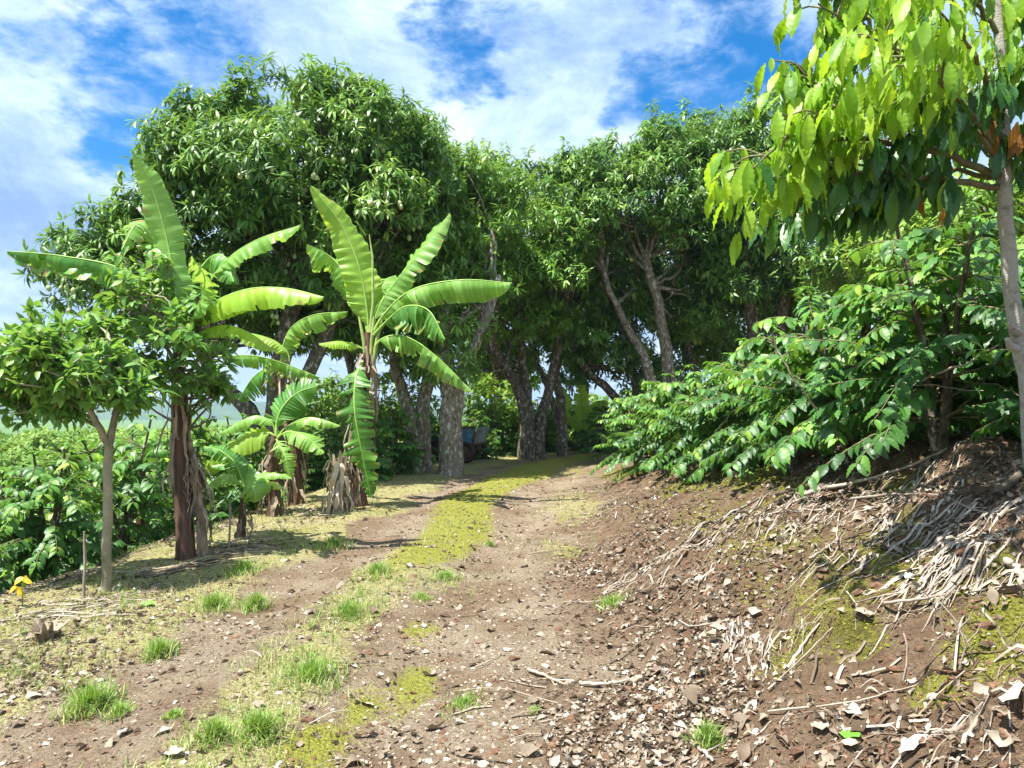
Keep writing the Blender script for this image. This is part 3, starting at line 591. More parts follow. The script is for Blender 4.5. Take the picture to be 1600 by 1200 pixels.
# ------------------------------------------------------------------ banana plants
def banana_leaf(th, ctrl, w, seed, mat='banana', tear=.3, phi=25, N=(0, -.55, 1), petiole=.12, tip=.12, tw=0., hang=0., shift=0.):
    tear = min(.95, tear * 1.1 + .16)
    """blade along a curved midrib; tear = share of the blade split into loose strips; phi = fold of each half (deg)"""
    r = np.random.RandomState(seed); n = 96; c = curve(ctrl, n); T = nrm(np.gradient(c, axis=0)); N = np.array(N, float)
    leng = np.sum(np.linalg.norm(np.diff(c, axis=0), axis=1))
    mb = MB(); s = np.linspace(0, 1, n)
    for side in (-1, 1):
        i = int(petiole * n)
        while i < n - 1:
            torn = r.rand() < tear; ln = r.randint(3, 8) if torn else r.randint(6, 16); j = min(n - 1, i + ln)
            dphi = (r.normal(0, 16) if torn else r.normal(0, 4)) + hang * (1 if torn else .4) * 25; short = r.uniform(.82, 1.03) if torn else 1
            rows = []
            for q in range(i, j + 1):
                t = (s[q] - petiole) / (1 - petiole); t = min(max(t, 0), 1)
                wd = w * .5 * min(1, (t / .16 + .04) ** .6) * min(1, ((1 - t) / (tip + .16)) ** .62 + .0) * short
                if torn: wd *= 1 - .10 * abs((q - i) / max(1, j - i) - .5)
                ph = math.radians(phi + dphi + 3 * math.sin(q * 1.3 + seed) + 11 * math.sin(q * .21 + seed * 2 + side) * math.sin(q * .08 + seed))
                sd = nrm(np.cross(T[q], N)) * side; nn = nrm(np.cross(np.cross(T[q], N), T[q])); 
                if nn[2] < 0 and N[2] > 0: pass
                row = []
                for k_, u in enumerate((0, .25, .5, .75, 1)):
                    a = ph * (.55 + .75 * u)
                    p = c[q] + (sd * math.cos(a) - nn * math.sin(a)) * wd * u + T[q] * wd * .22 * u + np.array([0, 0, -1]) * wd * hang * .5 * u * u
                    p = p + nn * ((.0035 if q % 2 else -.0025) * w * (1.2 if 0 < k_ < 4 else .4))
                    row.append(p)
                rows.append(row)
            m_ = len(rows); V = np.array(rows).reshape(-1, 3); Fc = []
            if torn and m_ > 2: # taper the free ends so strips separate
                rr = np.array(rows); mid = rr.mean(0)
                for q in (0, m_ - 1): rr[q, 2:] += (mid[2:] - rr[q, 2:]) * np.array([.12, .2, .32])[:, None]
                V = rr.reshape(-1, 3)
            for q in range(m_ - 1):
                for k_ in range(4): a = q * 5 + k_; Fc.append((a, a + 1, a + 6, a + 5) if side > 0 else (a, a + 5, a + 6, a + 1))
            vs = np.repeat(r.uniform(.2, .8) * .5 + .5 * r.rand(m_ - 1), 4)
            vs = vs.copy(); ed = (np.arange(len(vs)) % 4 == 3) & (np.repeat(r.rand(m_ - 1), 4) < (.3 if torn else .06)); vs[ed] = 1.0
            mb.add(V, Fc, v=vs); i = j
    lf = mb.build('leaf', M[mat], th)
    rb = MB(); rad = w * .017 * np.linspace(1.7, .3, n) + .002; rad[:int(petiole * n)] *= 1.35
    Nn = nrm(np.cross(np.cross(T, N), T)); tube(rb, c - Nn * rad[:, None] * .4, rad, 7, v=.6); rb.build('midrib', M['rib'], lf)
    return lf
def L3(pts, dd=0):
    return [pix(*p) for p in pts]
def ribbon(mb, P, S, wds, v, cup=.3, Nrm=None):
    """flat curled strip along points P with side direction S"""
    P = np.asarray(P); n = len(P); T = nrm(np.gradient(P, axis=0)); S = nrm(np.broadcast_to(S, P.shape) + 0.); Nn = np.cross(T, S); wds = np.broadcast_to(wds, (n,))
    V = np.stack([P - S * wds[:, None], P + Nn * wds[:, None] * cup, P + S * wds[:, None]], 1).reshape(-1, 3); Fc = []
    for i in range(n - 1): a = i * 3; Fc += [(a, a + 1, a + 4, a + 3), (a + 1, a + 2, a + 5, a + 4)]
    mb.add(V, Fc, v=v)
def pseudostem(th, ctrl, r0, r1, seed, sheaths=12, name='stem', mat='pseudo', bulge=1.25, dry=(.15, .9), dmat='dryblade', slen=(.25, .8), sw=1.):
    r = np.random.RandomState(seed); n = 22; c = curve(ctrl, n, .008, r); rad = np.linspace(r0, r1, n); rad[:4] *= np.linspace(bulge, 1, 4)
    mb = MB(); tube(mb, c, rad, 16, .05, v=.5, rnd=r)
    for k in range(7): # overlapping leaf bases
        a = r.uniform(0, 6.28); i0 = r.randint(0, 10); i1 = min(n - 1, i0 + r.randint(6, 12)); pts = c[i0:i1] + np.array([math.cos(a), math.sin(a), 0]) * (rad[i0:i1, None] * 1.0)
        ribbon(mb, pts, np.array([-math.sin(a), math.cos(a), 0]), rad[i0:i1] * .55 * np.sin(np.linspace(.3, 3.0, i1 - i0)), r.rand(), .35)
    mb.build(name, M[mat], th)
    db = MB()
    for k in range(sheaths):
        a = r.uniform(0, 6.28); t = r.uniform(*dry); p0 = c[int(t * (n - 1))]; rr = rad[int(t * (n - 1))]; ln = r.uniform(*slen); m_ = 9
        out = np.array([math.cos(a), math.sin(a), 0]); tt = np.linspace(0, 1, m_)[:, None]
        ln = min(ln, p0[2] - ctrl[0][2] - .02) if p0[2] - ctrl[0][2] > .15 else .15
        cur = rr * 1.03 + .03 + .07 * np.sin(tt * 2.6) * r.uniform(.2, 1.6) + .05 * tt * r.uniform(-.3, 1.2)
        pts = p0 + out * cur - np.array([0, 0, 1]) * tt * ln + np.cumsum(r.normal(0, .010, (m_, 3)), 0)
        S_ = np.array([-math.sin(a), math.cos(a), 0]) + np.cumsum(r.normal(0, .10, (m_, 3)), 0)
        ribbon(db, pts, S_, sw * r.uniform(.008, .03) * (1 - .6 * tt[:, 0]) * r.uniform(.6, 1.4, m_), r.rand(), r.uniform(-.8, .8))
    if sheaths: db.build('dry_sheaths', M[dmat], th)
    return c

# B1 - large plant, left
b1 = at(290, 872); d = b1[1]; B1 = thing('banana_plant', 'tall banana plant on a thick dark red brown stem at the left verge', 'banana plant', b1)
base1 = b1 - [0, 0, .1]
pseudostem(B1, [base1, pix(284, 740, d), pix(280, 620, d), pix(280, 540, d)], .088, .058, 31, 16, dry=(.3, .9))
k = np.array([.17, .05, 0]); pseudostem(B1, [base1 + k, pix(311, 790, d + .05), pix(303, 730, d + .05), pix(296, 690, d)], .055, .03, 35, 40, name='old_stem', mat='dryblade', dry=(.2, 1), slen=(.2, .55))
H1 = (280, 545, d)
banana_leaf(B1, L3([H1, (275, 470, d), (262, 380, d + .05), (236, 290, d), (207, 238, d - .1)]), .36, 1, 'banana', .0, 20, (.25, -1, .25), .14, .35)
banana_leaf(B1, L3([H1, (310, 470, d), (350, 410, d), (400, 375, d - .1), (468, 352, d - .2)]), .34, 2, 'banana', .08, 32, (-.35, -.5, 1), .42)
banana_leaf(B1, L3([H1, (300, 510, d), (330, 475, d - .1), (385, 452, d - .3), (445, 450, d - .4), (506, 464, d - .5)]), .42, 3, 'banana_y', .1, 42, (-.1, -.3, 1), .22, .1, hang=.2)
banana_leaf(B1, L3([H1, (250, 470, d), (190, 420, d), (100, 400, d), (10, 392, d + .1)]), .40, 4, 'banana_d', .45, 72, (0, -.3, 1), .3, .05, hang=.4)
banana_leaf(B1, L3([H1, (265, 460, d + .3), (240, 385, d + .4), (215, 350, d + .2), (190, 390, d)]), .40, 5, 'banana', .7, 35, (0, -.8, .6), .3)
banana_leaf(B1, L3([H1, (298, 450, d + .2), (325, 405, d + .3), (350, 400, d + .1), (365, 440, d - .1)]), .40, 6, 'banana_d', .6, 45, (.2, -.4, 1), .4, hang=.3)
banana_leaf(B1, L3([H1, (310, 520, d), (350, 508, d - .1), (390, 520, d - .2), (428, 548, d - .2)]), .28, 7, 'banana_y', .05, 40, (.1, -.3, 1), .25)
banana_leaf(B1, L3([H1, (300, 500, d - .3), (320, 440, d - .5), (300, 400, d - .9)]), .30, 8, 'banana', .7, 40, (0, -.5, 1), .35)
pb = MB()
for q, (dx, dy) in enumerate([(0, 0), (6, -4), (-5, -6)]): tube(pb, L3([(280 + dx, 580, d), (280 + dx * 1.4, 520, d), (283 + dx * 3, 470 + dy, d)]), [.03, .022, .012], 7, v=.5)
pb.build('leaf_stalks', M['petiole'], B1)
# B2 - the plant in the middle
b2 = at(560, 790); d = b2[1]; B2 = thing('banana_plant', 'tall banana plant with broad sunlit leaves fanning out, nearest the track', 'banana plant', b2)
pseudostem(B2, [b2 - [0, 0, .1], pix(562, 700, d), pix(570, 600, d), pix(577, 520, d)], .12, .06, 32, 75, dry=(.3, .92), sw=1.3, slen=(.3, .9))
H2 = (577, 530, d)
banana_leaf(B2, L3([H2, (573, 480, d), (562, 420, d), (535, 355, d), (485, 290, d - .2)]), .56, 11, 'banana_y', .03, 14, (.3, -1, .3), .12, .25)
banana_leaf(B2, L3([H2, (562, 470, d + .1), (545, 435, d + .1), (515, 400, d + .1), (480, 382, d)]), .62, 12, 'banana', .35, 50, (-.2, -.7, 1), .2, hang=.35)
banana_leaf(B2, L3([H2, (592, 480, d), (618, 440, d), (655, 395, d), (703, 333, d + .1)]), .50, 13, 'banana', .10, 22, (-.5, -.8, .5), .16, .1)
banana_leaf(B2, L3([H2, (600, 490, d - .1), (645, 452, d - .3), (720, 437, d - .5), (800, 442, d - .6)]), .62, 14, 'banana', .35, 66, (-.1, -.4, 1), .2, .03, hang=.2)
banana_leaf(B2, L3([H2, (605, 500, d - .2), (635, 478, d - .5), (670, 485, d - .8), (695, 530, d - 1.)]), .60, 15, 'banana_d', .85, 62, (0, -.4, 1), .2, hang=.8)
banana_leaf(B2, L3([(577, 560, d), (595, 530, d - .1), (632, 525, d - .2), (680, 555, d - .3), (738, 612, d - .4)]), .50, 16, 'banana', .8, 52, (.4, -.5, 1), .22, hang=.5)
banana_leaf(B2, L3([(575, 550, d), (555, 538, d), (530, 533, d - .1), (498, 537, d - .2)]), .26, 17, 'banana_y', .1, 40, (0, -.3, 1), .2)
banana_leaf(B2, L3([(570, 560, d), (556, 590, d - .25), (554, 640, d - .4), (564, 700, d - .4), (580, 778, d - .3)]), .56, 18, 'banana_d', .85, 22, (-.2, -1, .15), .12, .1)
banana_leaf(B2, L3([H2, (590, 470, d + .3), (602, 440, d + .6), (618, 430, d + .9)]), .60, 19, 'banana', .9, 30, (-.2, -.8, .6), .2)
pb = MB(); tube(pb, L3([(577, 540, d), (583, 470, d), (582, 400, d), (577, 367, d)]), [.035, .022, .018, .006], 8, v=.9)
for dx in (-9, 4, 12): tube(pb, L3([(577 + dx * .3, 590, d), (577 + dx, 530, d - .05), (577 + dx * 1.8, 495, d)]), [.035, .03, .018], 7, v=.5)
pb.build('leaf_stalks', M['petiole'], B2)
# B3
b3 = at(463, 790) ; b3 = at(463, 788); d = b3[1]; B3 = thing('banana_plant', 'banana plant with torn leaves arching over the younger plants, between the two tallest', 'banana plant', b3)
pseudostem(B3, [b3 - [0, 0, .08], pix(462, 720, d), pix(452, 650, d), pix(442, 590, d)], .11, .05, 33, 40, sw=1.3)
H3 = (442, 590, d)
banana_leaf(B3, L3([H3, (440, 550, d), (455, 512, d), (490, 492, d - .2), (543, 487, d - .4)]), .5, 21, 'banana', .7, 50, (-.4, -.5, 1), .14, hang=.3)
banana_leaf(B3, L3([H3, (452, 560, d), (440, 540, d), (410, 525, d), (335, 510, d - .1)]), .3, 22, 'banana_y', .05, 35, (0, -.3, 1), .3)
banana_leaf(B3, L3([(500, 590, d - .2), (450, 570, d - .2), (400, 556, d - .3), (340, 556, d - .4)][::-1]), .34, 23, 'banana', .85, 60, (0, -.5, 1), .05, hang=.5)
banana_leaf(B3, L3([H3, (420, 575, d + .2), (395, 590, d + .3), (372, 625, d + .3)]), .55, 24, 'banana_d', .7, 45, (0, -.5, 1), .15, hang=.6)
db = MB(); r = np.random.RandomState(8)
for q in range(16):
    p0 = pix(r.uniform(430, 455), r.uniform(560, 600), d - .1); pts = p0 + np.linspace(0, 1, 8)[:, None] * [r.normal(0, .12), r.normal(0, .1), -r.uniform(.3, .6)] + np.cumsum(r.normal(0, .012, (8, 3)), 0)
    ribbon(db, pts, rdir(1, r)[0], .025, r.rand(), .5)
db.build('hanging_dead_leaves', M['dryblade'], B3)
# B4
b4 = at(428, 806); d = b4[1]; B4 = thing('banana_plant', 'waist high banana plant in the clump, with one broad round deep green leaf', 'banana plant', b4)
pseudostem(B4, [b4 - [0, 0, .08], pix(425, 760, d), pix(425, 710, d), pix(430, 680, d)], .085, .04, 34, 30, slen=(.2, .6), sw=1.3)
H4 = (431, 685, d)
banana_leaf(B4, L3([H4, (433, 655, d), (446, 630, d), (468, 612, d), (496, 603, d - .1)]), .56, 31, 'banana_d', .0, 18, (-.3, -1, .3), .14, .25)
banana_leaf(B4, L3([H4, (450, 665, d), (485, 652, d - .1), (532, 665, d - .2)]), .26, 32, 'banana', .05, 35, (0, -.5, 1), .25)
banana_leaf(B4, L3([H4, (448, 675, d - .1), (475, 680, d - .3), (506, 708, d - .4)]), .38, 33, 'banana', .4, 30, (.2, -.8, .7), .2)
banana_leaf(B4, L3([H4, (424, 660, d), (395, 650, d), (340, 678, d - .1)]), .27, 34, 'banana', .05, 35, (0, -.5, 1), .25)
banana_leaf(B4, L3([H4, (418, 676, d), (380, 685, d), (340, 705, d), (315, 745, d)]), .5, 35, 'banana_y', .1, 25, (-.3, -.8, .8), .2)
banana_leaf(B4, L3([H4, (436, 695, d - .2), (446, 715, d - .3), (454, 748, d - .3)]), .32, 36, 'banana', .7, 35, (0, -1, .3), .1)
# B5
b5 = at(378, 842); d = b5[1]; B5 = thing('banana_plant', 'smallest banana plant with a flat rosette of pale leaves, lowest in the clump', 'banana plant', b5)
pseudostem(B5, [b5 - [0, 0, .08], pix(379, 800, d), pix(381, 765, d)], .05, .028, 36, 8, slen=(.15, .4))
H5 = (382, 762, d)
for q, (pts, w, mt, N) in enumerate([([H5, (388, 752, d - .2), (397, 768, d - .35), (401, 784, d - .35)], .36, 'banana', (.1, -1, .5)), ([H5, (362, 744, d - .1), (338, 748, d - .2), (322, 762, d - .2)], .2, 'banana', (0, -.6, 1)),
        ([H5, (405, 745, d), (430, 740, d), (456, 747, d)], .15, 'banana', (0, -.6, 1)), ([H5, (368, 725, d), (345, 705, d), (318, 697, d)], .28, 'banana_d', (-.2, -.7, .8)), ([H5, (405, 750, d - .1), (425, 756, d - .2), (440, 764, d - .2)], .13, 'banana_y', (0, -.6, 1)),
        ([H5, (384, 735, d + .1), (360, 725, d + .2), (330, 728, d + .2)], .22, 'banana_d', (0, -.6, 1))]):
    banana_leaf(B5, L3(pts), w, 41 + q, mt, .05, 22, N, .1, .25)
# B6: low plant with two leaves behind the thin forked trunk
b6 = gp(215, 10.5); d = 10.5; B6 = thing('banana_plant', 'low banana plant with two long leaves behind the thin forked tree trunk', 'banana plant', b6)
pseudostem(B6, [np.array(b6) - [0, 0, .1], pix(222, 780, d), pix(222, 720, d)], .06, .04, 37, 6, slen=(.2, .4))
banana_leaf(B6, L3([(222, 722, d), (210, 700, d), (175, 698, d - .1), (132, 722, d - .3)]), .34, 51, 'banana_y', .5, 50, (0, -.5, 1), .15, hang=.4)
banana_leaf(B6, L3([(222, 722, d), (235, 706, d), (252, 703, d), (275, 706, d)]), .26, 52, 'banana_d', .1, 60, (0, -.3, 1), .15)
banana_leaf(B6, L3([(222, 722, d), (226, 690, d), (240, 670, d + .3)]), .26, 53, 'banana', .2, 30, (0, -1, .3), .15)
# far banana
d = 24; b7 = gp(912, d); B7 = thing('banana_plant', 'bright backlit banana plant far off at the bend of the track', 'banana plant', b7)
pseudostem(B7, [np.array(b7) - [0, 0, .1], pix(912, 690, d), pix(912, 672, d)], .12, .08, 38, 6)
for q, (pts, w, N) in enumerate([([(912, 675, d), (911, 650, d), (908, 620, d), (905, 585, d)], .55, (0, -1, .1)), ([(912, 678, d), (920, 655, d), (935, 635, d), (952, 628, d)], .45, (0, -1, .3)), ([(912, 678, d), (900, 660, d), (886, 652, d), (876, 655, d)], .4, (0, -1, .3)), ([(912, 678, d), (925, 668, d), (945, 655, d), (962, 655, d)], .3, (0, -1, .5)),
        ([(880, 650, d - 1), (880, 630, d - 1), (879, 604, d - 1)], .5, (0, -1, .1))]):
    banana_leaf(B7, L3(pts), w, 61 + q, 'banana_y', .1, 18, N, .05, .3)
# cut stump
st = at(528, 800); d = st[1]; ST = thing('banana_stump', 'cut banana stump wrapped in pale dry sheaths, torn open at the top', 'stump', st)
pseudostem(ST, [st - [0, 0, .08], pix(527, 760, d), pix(530, 715, d)], .17, .10, 39, 46, mat='dryblade', dmat='palesheath', dry=(.3, 1), slen=(.2, .6), bulge=1.4, sw=1.9)
mb = MB(); r = np.random.RandomState(9)
for a in np.linspace(0, 6.28, 11)[:-1]:
    out = np.array([math.cos(a), math.sin(a), 0]); top = pix(530, 735, d); tt = np.linspace(0, 1, 6)[:, None]
    pts = top + out * (.10 + .06 * tt) + np.array([0, 0, 1]) * tt * r.uniform(.08, .32); ribbon(mb, pts, np.array([-math.sin(a), math.cos(a), 0]), .05 * (1 - .7 * tt[:, 0]), r.rand(), -.4)
mb.build('torn_rim', M['palesheath'], ST)

# ------------------------------------------------------------------ coffee shrubs
def coffee(name, label, seed, h=1.7, rad=1.0, nst=3, nbr=64, tpl=None, leaf=.15, lower=.3, vb=0., loc=(0, 0, 0), npair=8, group=None):
    r = np.random.RandomState(seed); th = thing(name, label, 'coffee shrub', (0, 0, 0), group); tb = MB(); fb = MB(); bb = MB(); P, Xd, N, L, v = [], [], [], [], []
    for s_ in range(nst):
        a = r.uniform(0, 6.28); lean = r.uniform(.05, .3); top = np.array([math.cos(a) * lean * h, math.sin(a) * lean * h, h * r.uniform(.82, 1)])
        c = curve([(0, 0, -.12), (math.cos(a) * .04, math.sin(a) * .04, .15), top * [.4, .4, .5], top], 14, .012, r); tube(tb, c, np.linspace(.05, .012, 14), 7, .15, v=.5, rnd=r)
        for q in range(nbr // nst):
            t = r.uniform(lower, 1) ** .9; p0 = c[int(t * 13)]; aa = r.uniform(0, 6.28); ln = rad * (1.05 - .62 * max(0, (t - .45) / .55) ** 1.3) * r.uniform(.7, 1.1) - .08
            o = np.array([math.cos(aa), math.sin(aa), 0]); rise = r.uniform(.0, .8); sag = r.uniform(.2, .62); bv = r.uniform(-.15, .22)
            tt = np.linspace(0, 1, 9)[:, None]; pts = p0 + o * ln * tt + np.array([0, 0, 1]) * (rise * tt - sag * tt ** 2 * 1.1) * ln + np.cumsum(r.normal(0, .01, (9, 3)), 0) * ln
            tube(bb, pts, np.linspace(.009, .003, 9), 4, v=.5, cap=False)
            Tn = nrm(np.gradient(pts, axis=0)); m_ = max(3, int(npair * ln / rad + 1))
            for j in range(m_):
                u = .22 + .78 * (j + .5) / m_; i0 = min(8, int(u * 8)); pp = pts[i0] * (1 - (u * 8 - i0)) + pts[min(8, i0 + 1)] * (u * 8 - i0); T_ = Tn[i0]
                sd = nrm(np.cross(T_, [0, 0, 1]))
                for sg in (-1, 1):
                    x = nrm(sd * sg + T_ * r.uniform(.35, .9) - np.array([0, 0, r.uniform(.1, .75)]) + r.normal(0, .15, 3))
                    P.append(pp + x * .012); Xd.append(x); N.append(nrm(np.array([0, 0, 1.]) + o * .35 + r.normal(0, .25, 3))); L.append(leaf * r.uniform(.6, 1.15) * (1 - .25 * (u > .93))); v.append(np.clip(r.uniform(0, .5) + vb + bv + (.3 if u > .85 else 0) + .25 * (t > .75), 0, 1))  # upper branches get lighter leaves, a warm highlight put into the colour
        for j in range(8):
            a2 = j * 2.4; x = np.array([math.cos(a2), math.sin(a2), .5 - r.rand()]); P.append(c[-1]); Xd.append(x); N.append([0, 0, 1.]); L.append(leaf * .7); v.append(.8)
    tb.build('trunk', M['darkbark'], th); bb.build('branches', M['coffee_twig'], th)
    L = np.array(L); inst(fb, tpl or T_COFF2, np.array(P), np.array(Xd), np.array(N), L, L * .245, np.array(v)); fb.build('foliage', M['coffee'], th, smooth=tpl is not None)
    return th
near_p = [coffee('coffee_shrub', 'x', 200 + i, 1.7, 1.06, 3, 96, T_COFF, .145, lo, .0, npair=14) for i, lo in enumerate((.46, .36, .42))]
far_p = [coffee('coffee_shrub', 'x', 210 + i, 1.8, 1.0, 3, 84, T_COFF2, .15, .2, 0.0, npair=13) for i in range(3)]
used = set()
def put_coffee(proto, x, y, lab, rz, sc, group=None, dz=0):
    loc = (x, y, float(ground(x, y)) + dz)
    if proto.name in used: return copy_thing(proto, lab, loc, rz, sc, group=group)
    used.add(proto.name); proto.location = loc; proto.rotation_euler = (0, 0, rz); proto.scale = (sc, sc, sc) if np.isscalar(sc) else sc; proto['label'] = lab
    if group: proto['group'] = group
    return proto
GB = 'coffee shrubs growing on the bank right of the track'
bank = [ # x, y, scale, label
    (3.62, 4.45, .82, 'coffee shrub at the right picture edge, its low branch reaching over the bare bank'),
    (3.15, 5.7, 1.02, 'coffee shrub on the thick bare leaning trunk, rightmost of the front row on the bank'),
    (2.95, 6.75, 1.0, 'coffee shrub on a short dark trunk, second from the right in the front row'),
    (2.9, 7.9, 1.0, 'coffee shrub third from the right in the front row on the bank'),
    (2.85, 9.1, .95, 'coffee shrub in the middle of the front row, its skirts touching the yellow moss'),
    (2.75, 10.5, .95, 'coffee shrub left of the middle of the front row on the bank'),
    (2.65, 12.0, .95, 'coffee shrub third from the left end of the front row on the bank'),
    (2.55, 13.6, .92, 'coffee shrub second from the left end of the front row on the bank'),
    (2.45, 15.2, .9, 'coffee shrub at the left end of the front row, where the bank meets the track'),
    (4.5, 6.1, 1.15, 'coffee shrub rightmost of the second row, behind the pale tree trunk'),
    (4.55, 7.4, 1.1, 'tall coffee shrub second from the right in the second row'),
    (4.5, 8.8, 1.05, 'coffee shrub third from the right in the second row'),
    (4.4, 10.4, 1.0, 'coffee shrub in the middle of the second row on the slope'),
    (4.3, 12.2, 1.0, 'coffee shrub second from the left in the second row'),
    (4.1, 14.4, 1.0, 'coffee shrub at the left end of the second row, under the bare grey trunk'),
    (6.0, 7.6, 1.3, 'tallest coffee shrub, high at the right edge of the picture'),
    (6.1, 9.2, 1.25, 'high coffee shrub second from the right in the third row'),
    (6.0, 11.0, 1.15, 'coffee shrub in the middle of the third row on the slope'),
    (6.0, 13.2, 1.1, 'coffee shrub second from the left in the third row'),
    (5.8, 15.8, 1.1, 'coffee shrub at the left end of the third row'),
    (7.8, 9.8, 1.4, 'coffee shrub at the right end of the topmost row, against the trees'),
    (7.8, 12.4, 1.3, 'coffee shrub in the middle of the topmost row, against the trees'),
    (7.6, 15.4, 1.2, 'coffee shrub at the left end of the topmost row, against the trees')]
r = np.random.RandomState(77)
for k, (x, y, sc, lab) in enumerate(bank):
    put_coffee((near_p if k < 13 else far_p)[k % 3], x, y, lab, r.uniform(0, 6.28), sc * (1., 1., 1.)[0], GB)
GL = 'coffee shrubs of the plantation left of the banana plants'
rows_ = [(7.0, [-5.25, -6.3, -7.7]), (8.3, [-4.95, -6.3, -7.8]), (9.7, [-4.75, -6.1, -7.5, -9.0]), (11.2, [-4.75, -6.1, -7.6, -9.1, -10.6]), (12.8, [-4.5, -6.0, -7.6, -9.2, -10.9]), (14.6, [-4.3, -5.9, -7.6, -9.4, -11.3]), (16.8, [-4.4, -6.2, -8.2, -10.2, -12.4]), (19.2, [-4.6, -6.8, -9., -11.4, -13.8])]
rn = ['nearest', 'second', 'third', 'fourth', 'fifth', 'sixth', 'seventh', 'eighth']; cn_ = ['first', 'second', 'third', 'fourth', 'fifth', 'sixth', 'seventh']
for ri, (y, xs) in enumerate(rows_):
    for ci, x in enumerate(xs):
        who = ('nearest' if ri == 0 else rn[ri]) + ' row of the left plantation'
        put_coffee((near_p if ri < 2 else far_p)[(ri + ci) % 3], x + r.normal(0, .12), y + r.normal(0, .12), 'coffee shrub in the %s, %s from the banana side' % (who, cn_[ci]), r.uniform(0, 6.28), r.uniform(.85, 1.08) * (.8 if ri > 5 else .93), GL)
for k, (px, d, sc, lab) in enumerate([(560, 15.5, .8, 'dark coffee shrub just behind the leaning banana leaf'), (610, 16.5, .85, 'dark coffee shrub left of the slanting mango trunks'), (675, 19.5, .8, 'dark coffee shrub behind the slanting mango trunks'),
        (745, 20.5, .75, 'dark coffee shrub right behind the blue cart'), (780, 22, .8, 'dark coffee shrub between the cart and the trunk cluster'), (850, 24, .9, 'dark coffee shrub behind the trunk cluster'), (905, 24.5, .8, 'dark coffee shrub below the far banana plant'),
        (935, 23, .85, 'dark coffee shrub where the track bends out of sight'), (800, 25, .9, 'dark coffee shrub deep behind the trunk cluster'), (970, 20, .9, 'coffee shrub beyond the left end of the bank rows'), (520, 17, .8, 'dark coffee shrub behind the banana stump'), (455, 15.5, .8, 'dark coffee shrub behind the arching banana plant')]):
    x = (px - 800) / F * d; put_coffee(far_p[k % 3], x, d, lab, k * 1.3, sc, 'coffee shrubs in the shade under the mango trees')
# the low branch hanging in from the right edge and thin bare canes in the coffee
r = np.random.RandomState(15)
canes = []
for k, (a, m_, e, rr, lab) in enumerate([((1100, 700, 9), (1140, 650, 9), (1200, 600, 8.6), .012, 'bare curved cane leaning out of the coffee row near the yellow moss'), ((1400, 600, 5.6), (1480, 580, 5.3), (1600, 520, 5), .012, 'long pale cane crossing the coffee to the pale tree trunk'),
        ((1290, 660, 6.4), (1240, 590, 6.2), (1210, 540, 6.2), .010, 'thin dry cane sticking up between the front coffee shrubs'), ((1330, 620, 6), (1400, 600, 5.6), (1540, 610, 5.2), .007, 'thin arching cane in front of the thick coffee trunk')]):
    mb = MB(); tube(mb, curve([pix(*a), pix(*m_), pix(*e)], 12, .015, r), np.linspace(rr, rr * .4, 12), 6, .1)
    o = mb.build('bare_cane', M['twig'], loc=pix(*a)); tag(o, lab, 'dry cane')

# ------------------------------------------------------------------ broadleaf young trees on the left verge
def leafy(name, label, cat, base, stems, lobes, seed, leafm, L, wr, n, tpl, barkm, droop=.7, nleaf=6, twigs=26, loose=1.):
    r = np.random.RandomState(seed); th = thing(name, label, cat, base); tb = MB(); bb = MB(); ends = []
    for ctrl, r0, r1 in stems:
        pts = curve(ctrl, 14, r0 * .12, r); tube(tb, pts, np.linspace(r0, r1, 14), 12, .06, v=.6, rnd=r); ends.append(pts)
    P, A, V = [], [], []
    for lb in lobes:
        c = np.array(lb[:3]); R3 = np.array(lb[3:]); k = min(range(len(ends)), key=lambda j: np.linalg.norm(ends[j][-1] - c))
        for q in range(twigs):
            e = c + rdir(1, r)[0] * R3 * r.uniform(.4, 1.05); a = ends[k][r.randint(8, 14)]
            if q < twigs * .35: src = a
            else: src = c + rdir(1, r)[0] * R3 * .3
            mid = (src + e) / 2 + rdir(1, r)[0] * .12; cv = curve([src, mid, e], 9, .01, r); tube(bb, cv, np.linspace(.016 if q < twigs * .35 else .008, .003, 9), 5, v=.5, cap=False)
            T_ = nrm(e - mid)
            for j in range(n):
                t = 1 - .75 * (j / n); p = cv[int(t * 8)]; P.append(p + rdir(1, r)[0] * .03 * loose); A.append(nrm(T_ + rdir(1, r)[0] * .5 + [0, 0, .3])); V.append(r.uniform(0, .35) + .12 * (t > .9))
    tb.build('trunk', M[barkm], th); bb.build('branches', M[barkm], th); fb = MB()
    rosettes(fb, np.array(P), np.array(A), nleaf, L, wr, tpl, r, droop, np.array(V), (30, 100)); fb.build('foliage', M[leafm], th, smooth=True)
    return th
t1 = at(165, 924); d = t1[1]
T1 = leafy('avocado_tree', 'young tree with thin forked pale trunk and broad leaves, nearest the left edge', 'tree', t1,
   [([t1 - [0, 0, .1], pix(167, 850, d), pix(168, 760, d), pix(170, 695, d)], .042, .037), ([pix(170, 697, d), pix(150, 660, d - .1), pix(125, 615, d - .2), pix(60, 560, d - .3)], .034, .016), ([pix(170, 700, d), pix(180, 650, d), pix(186, 600, d + .1), pix(175, 540, d + .1)], .034, .018), ([pix(150, 665, d), pix(100, 640, d + .2), pix(40, 620, d + .3)], .02, .01)],
   [lobe(60, 550, d - .3, 50, 45), lobe(130, 600, d - .25, 50, 35), lobe(95, 560, d, 75, 60), lobe(175, 565, d + .1, 60, 50), lobe(20, 560, d - .1, 60, 65), lobe(30, 620, d + .2, 55, 45), lobe(110, 630, d, 60, 35), lobe(205, 610, d, 42, 28), lobe(60, 520, d + .5, 60, 35), lobe(150, 510, d + .6, 50, 30), lobe(-60, 590, d, 60, 70)], 301, 'avocado', .13, .45, 3, T_AVO, 'palebark', .6, 5, 24)
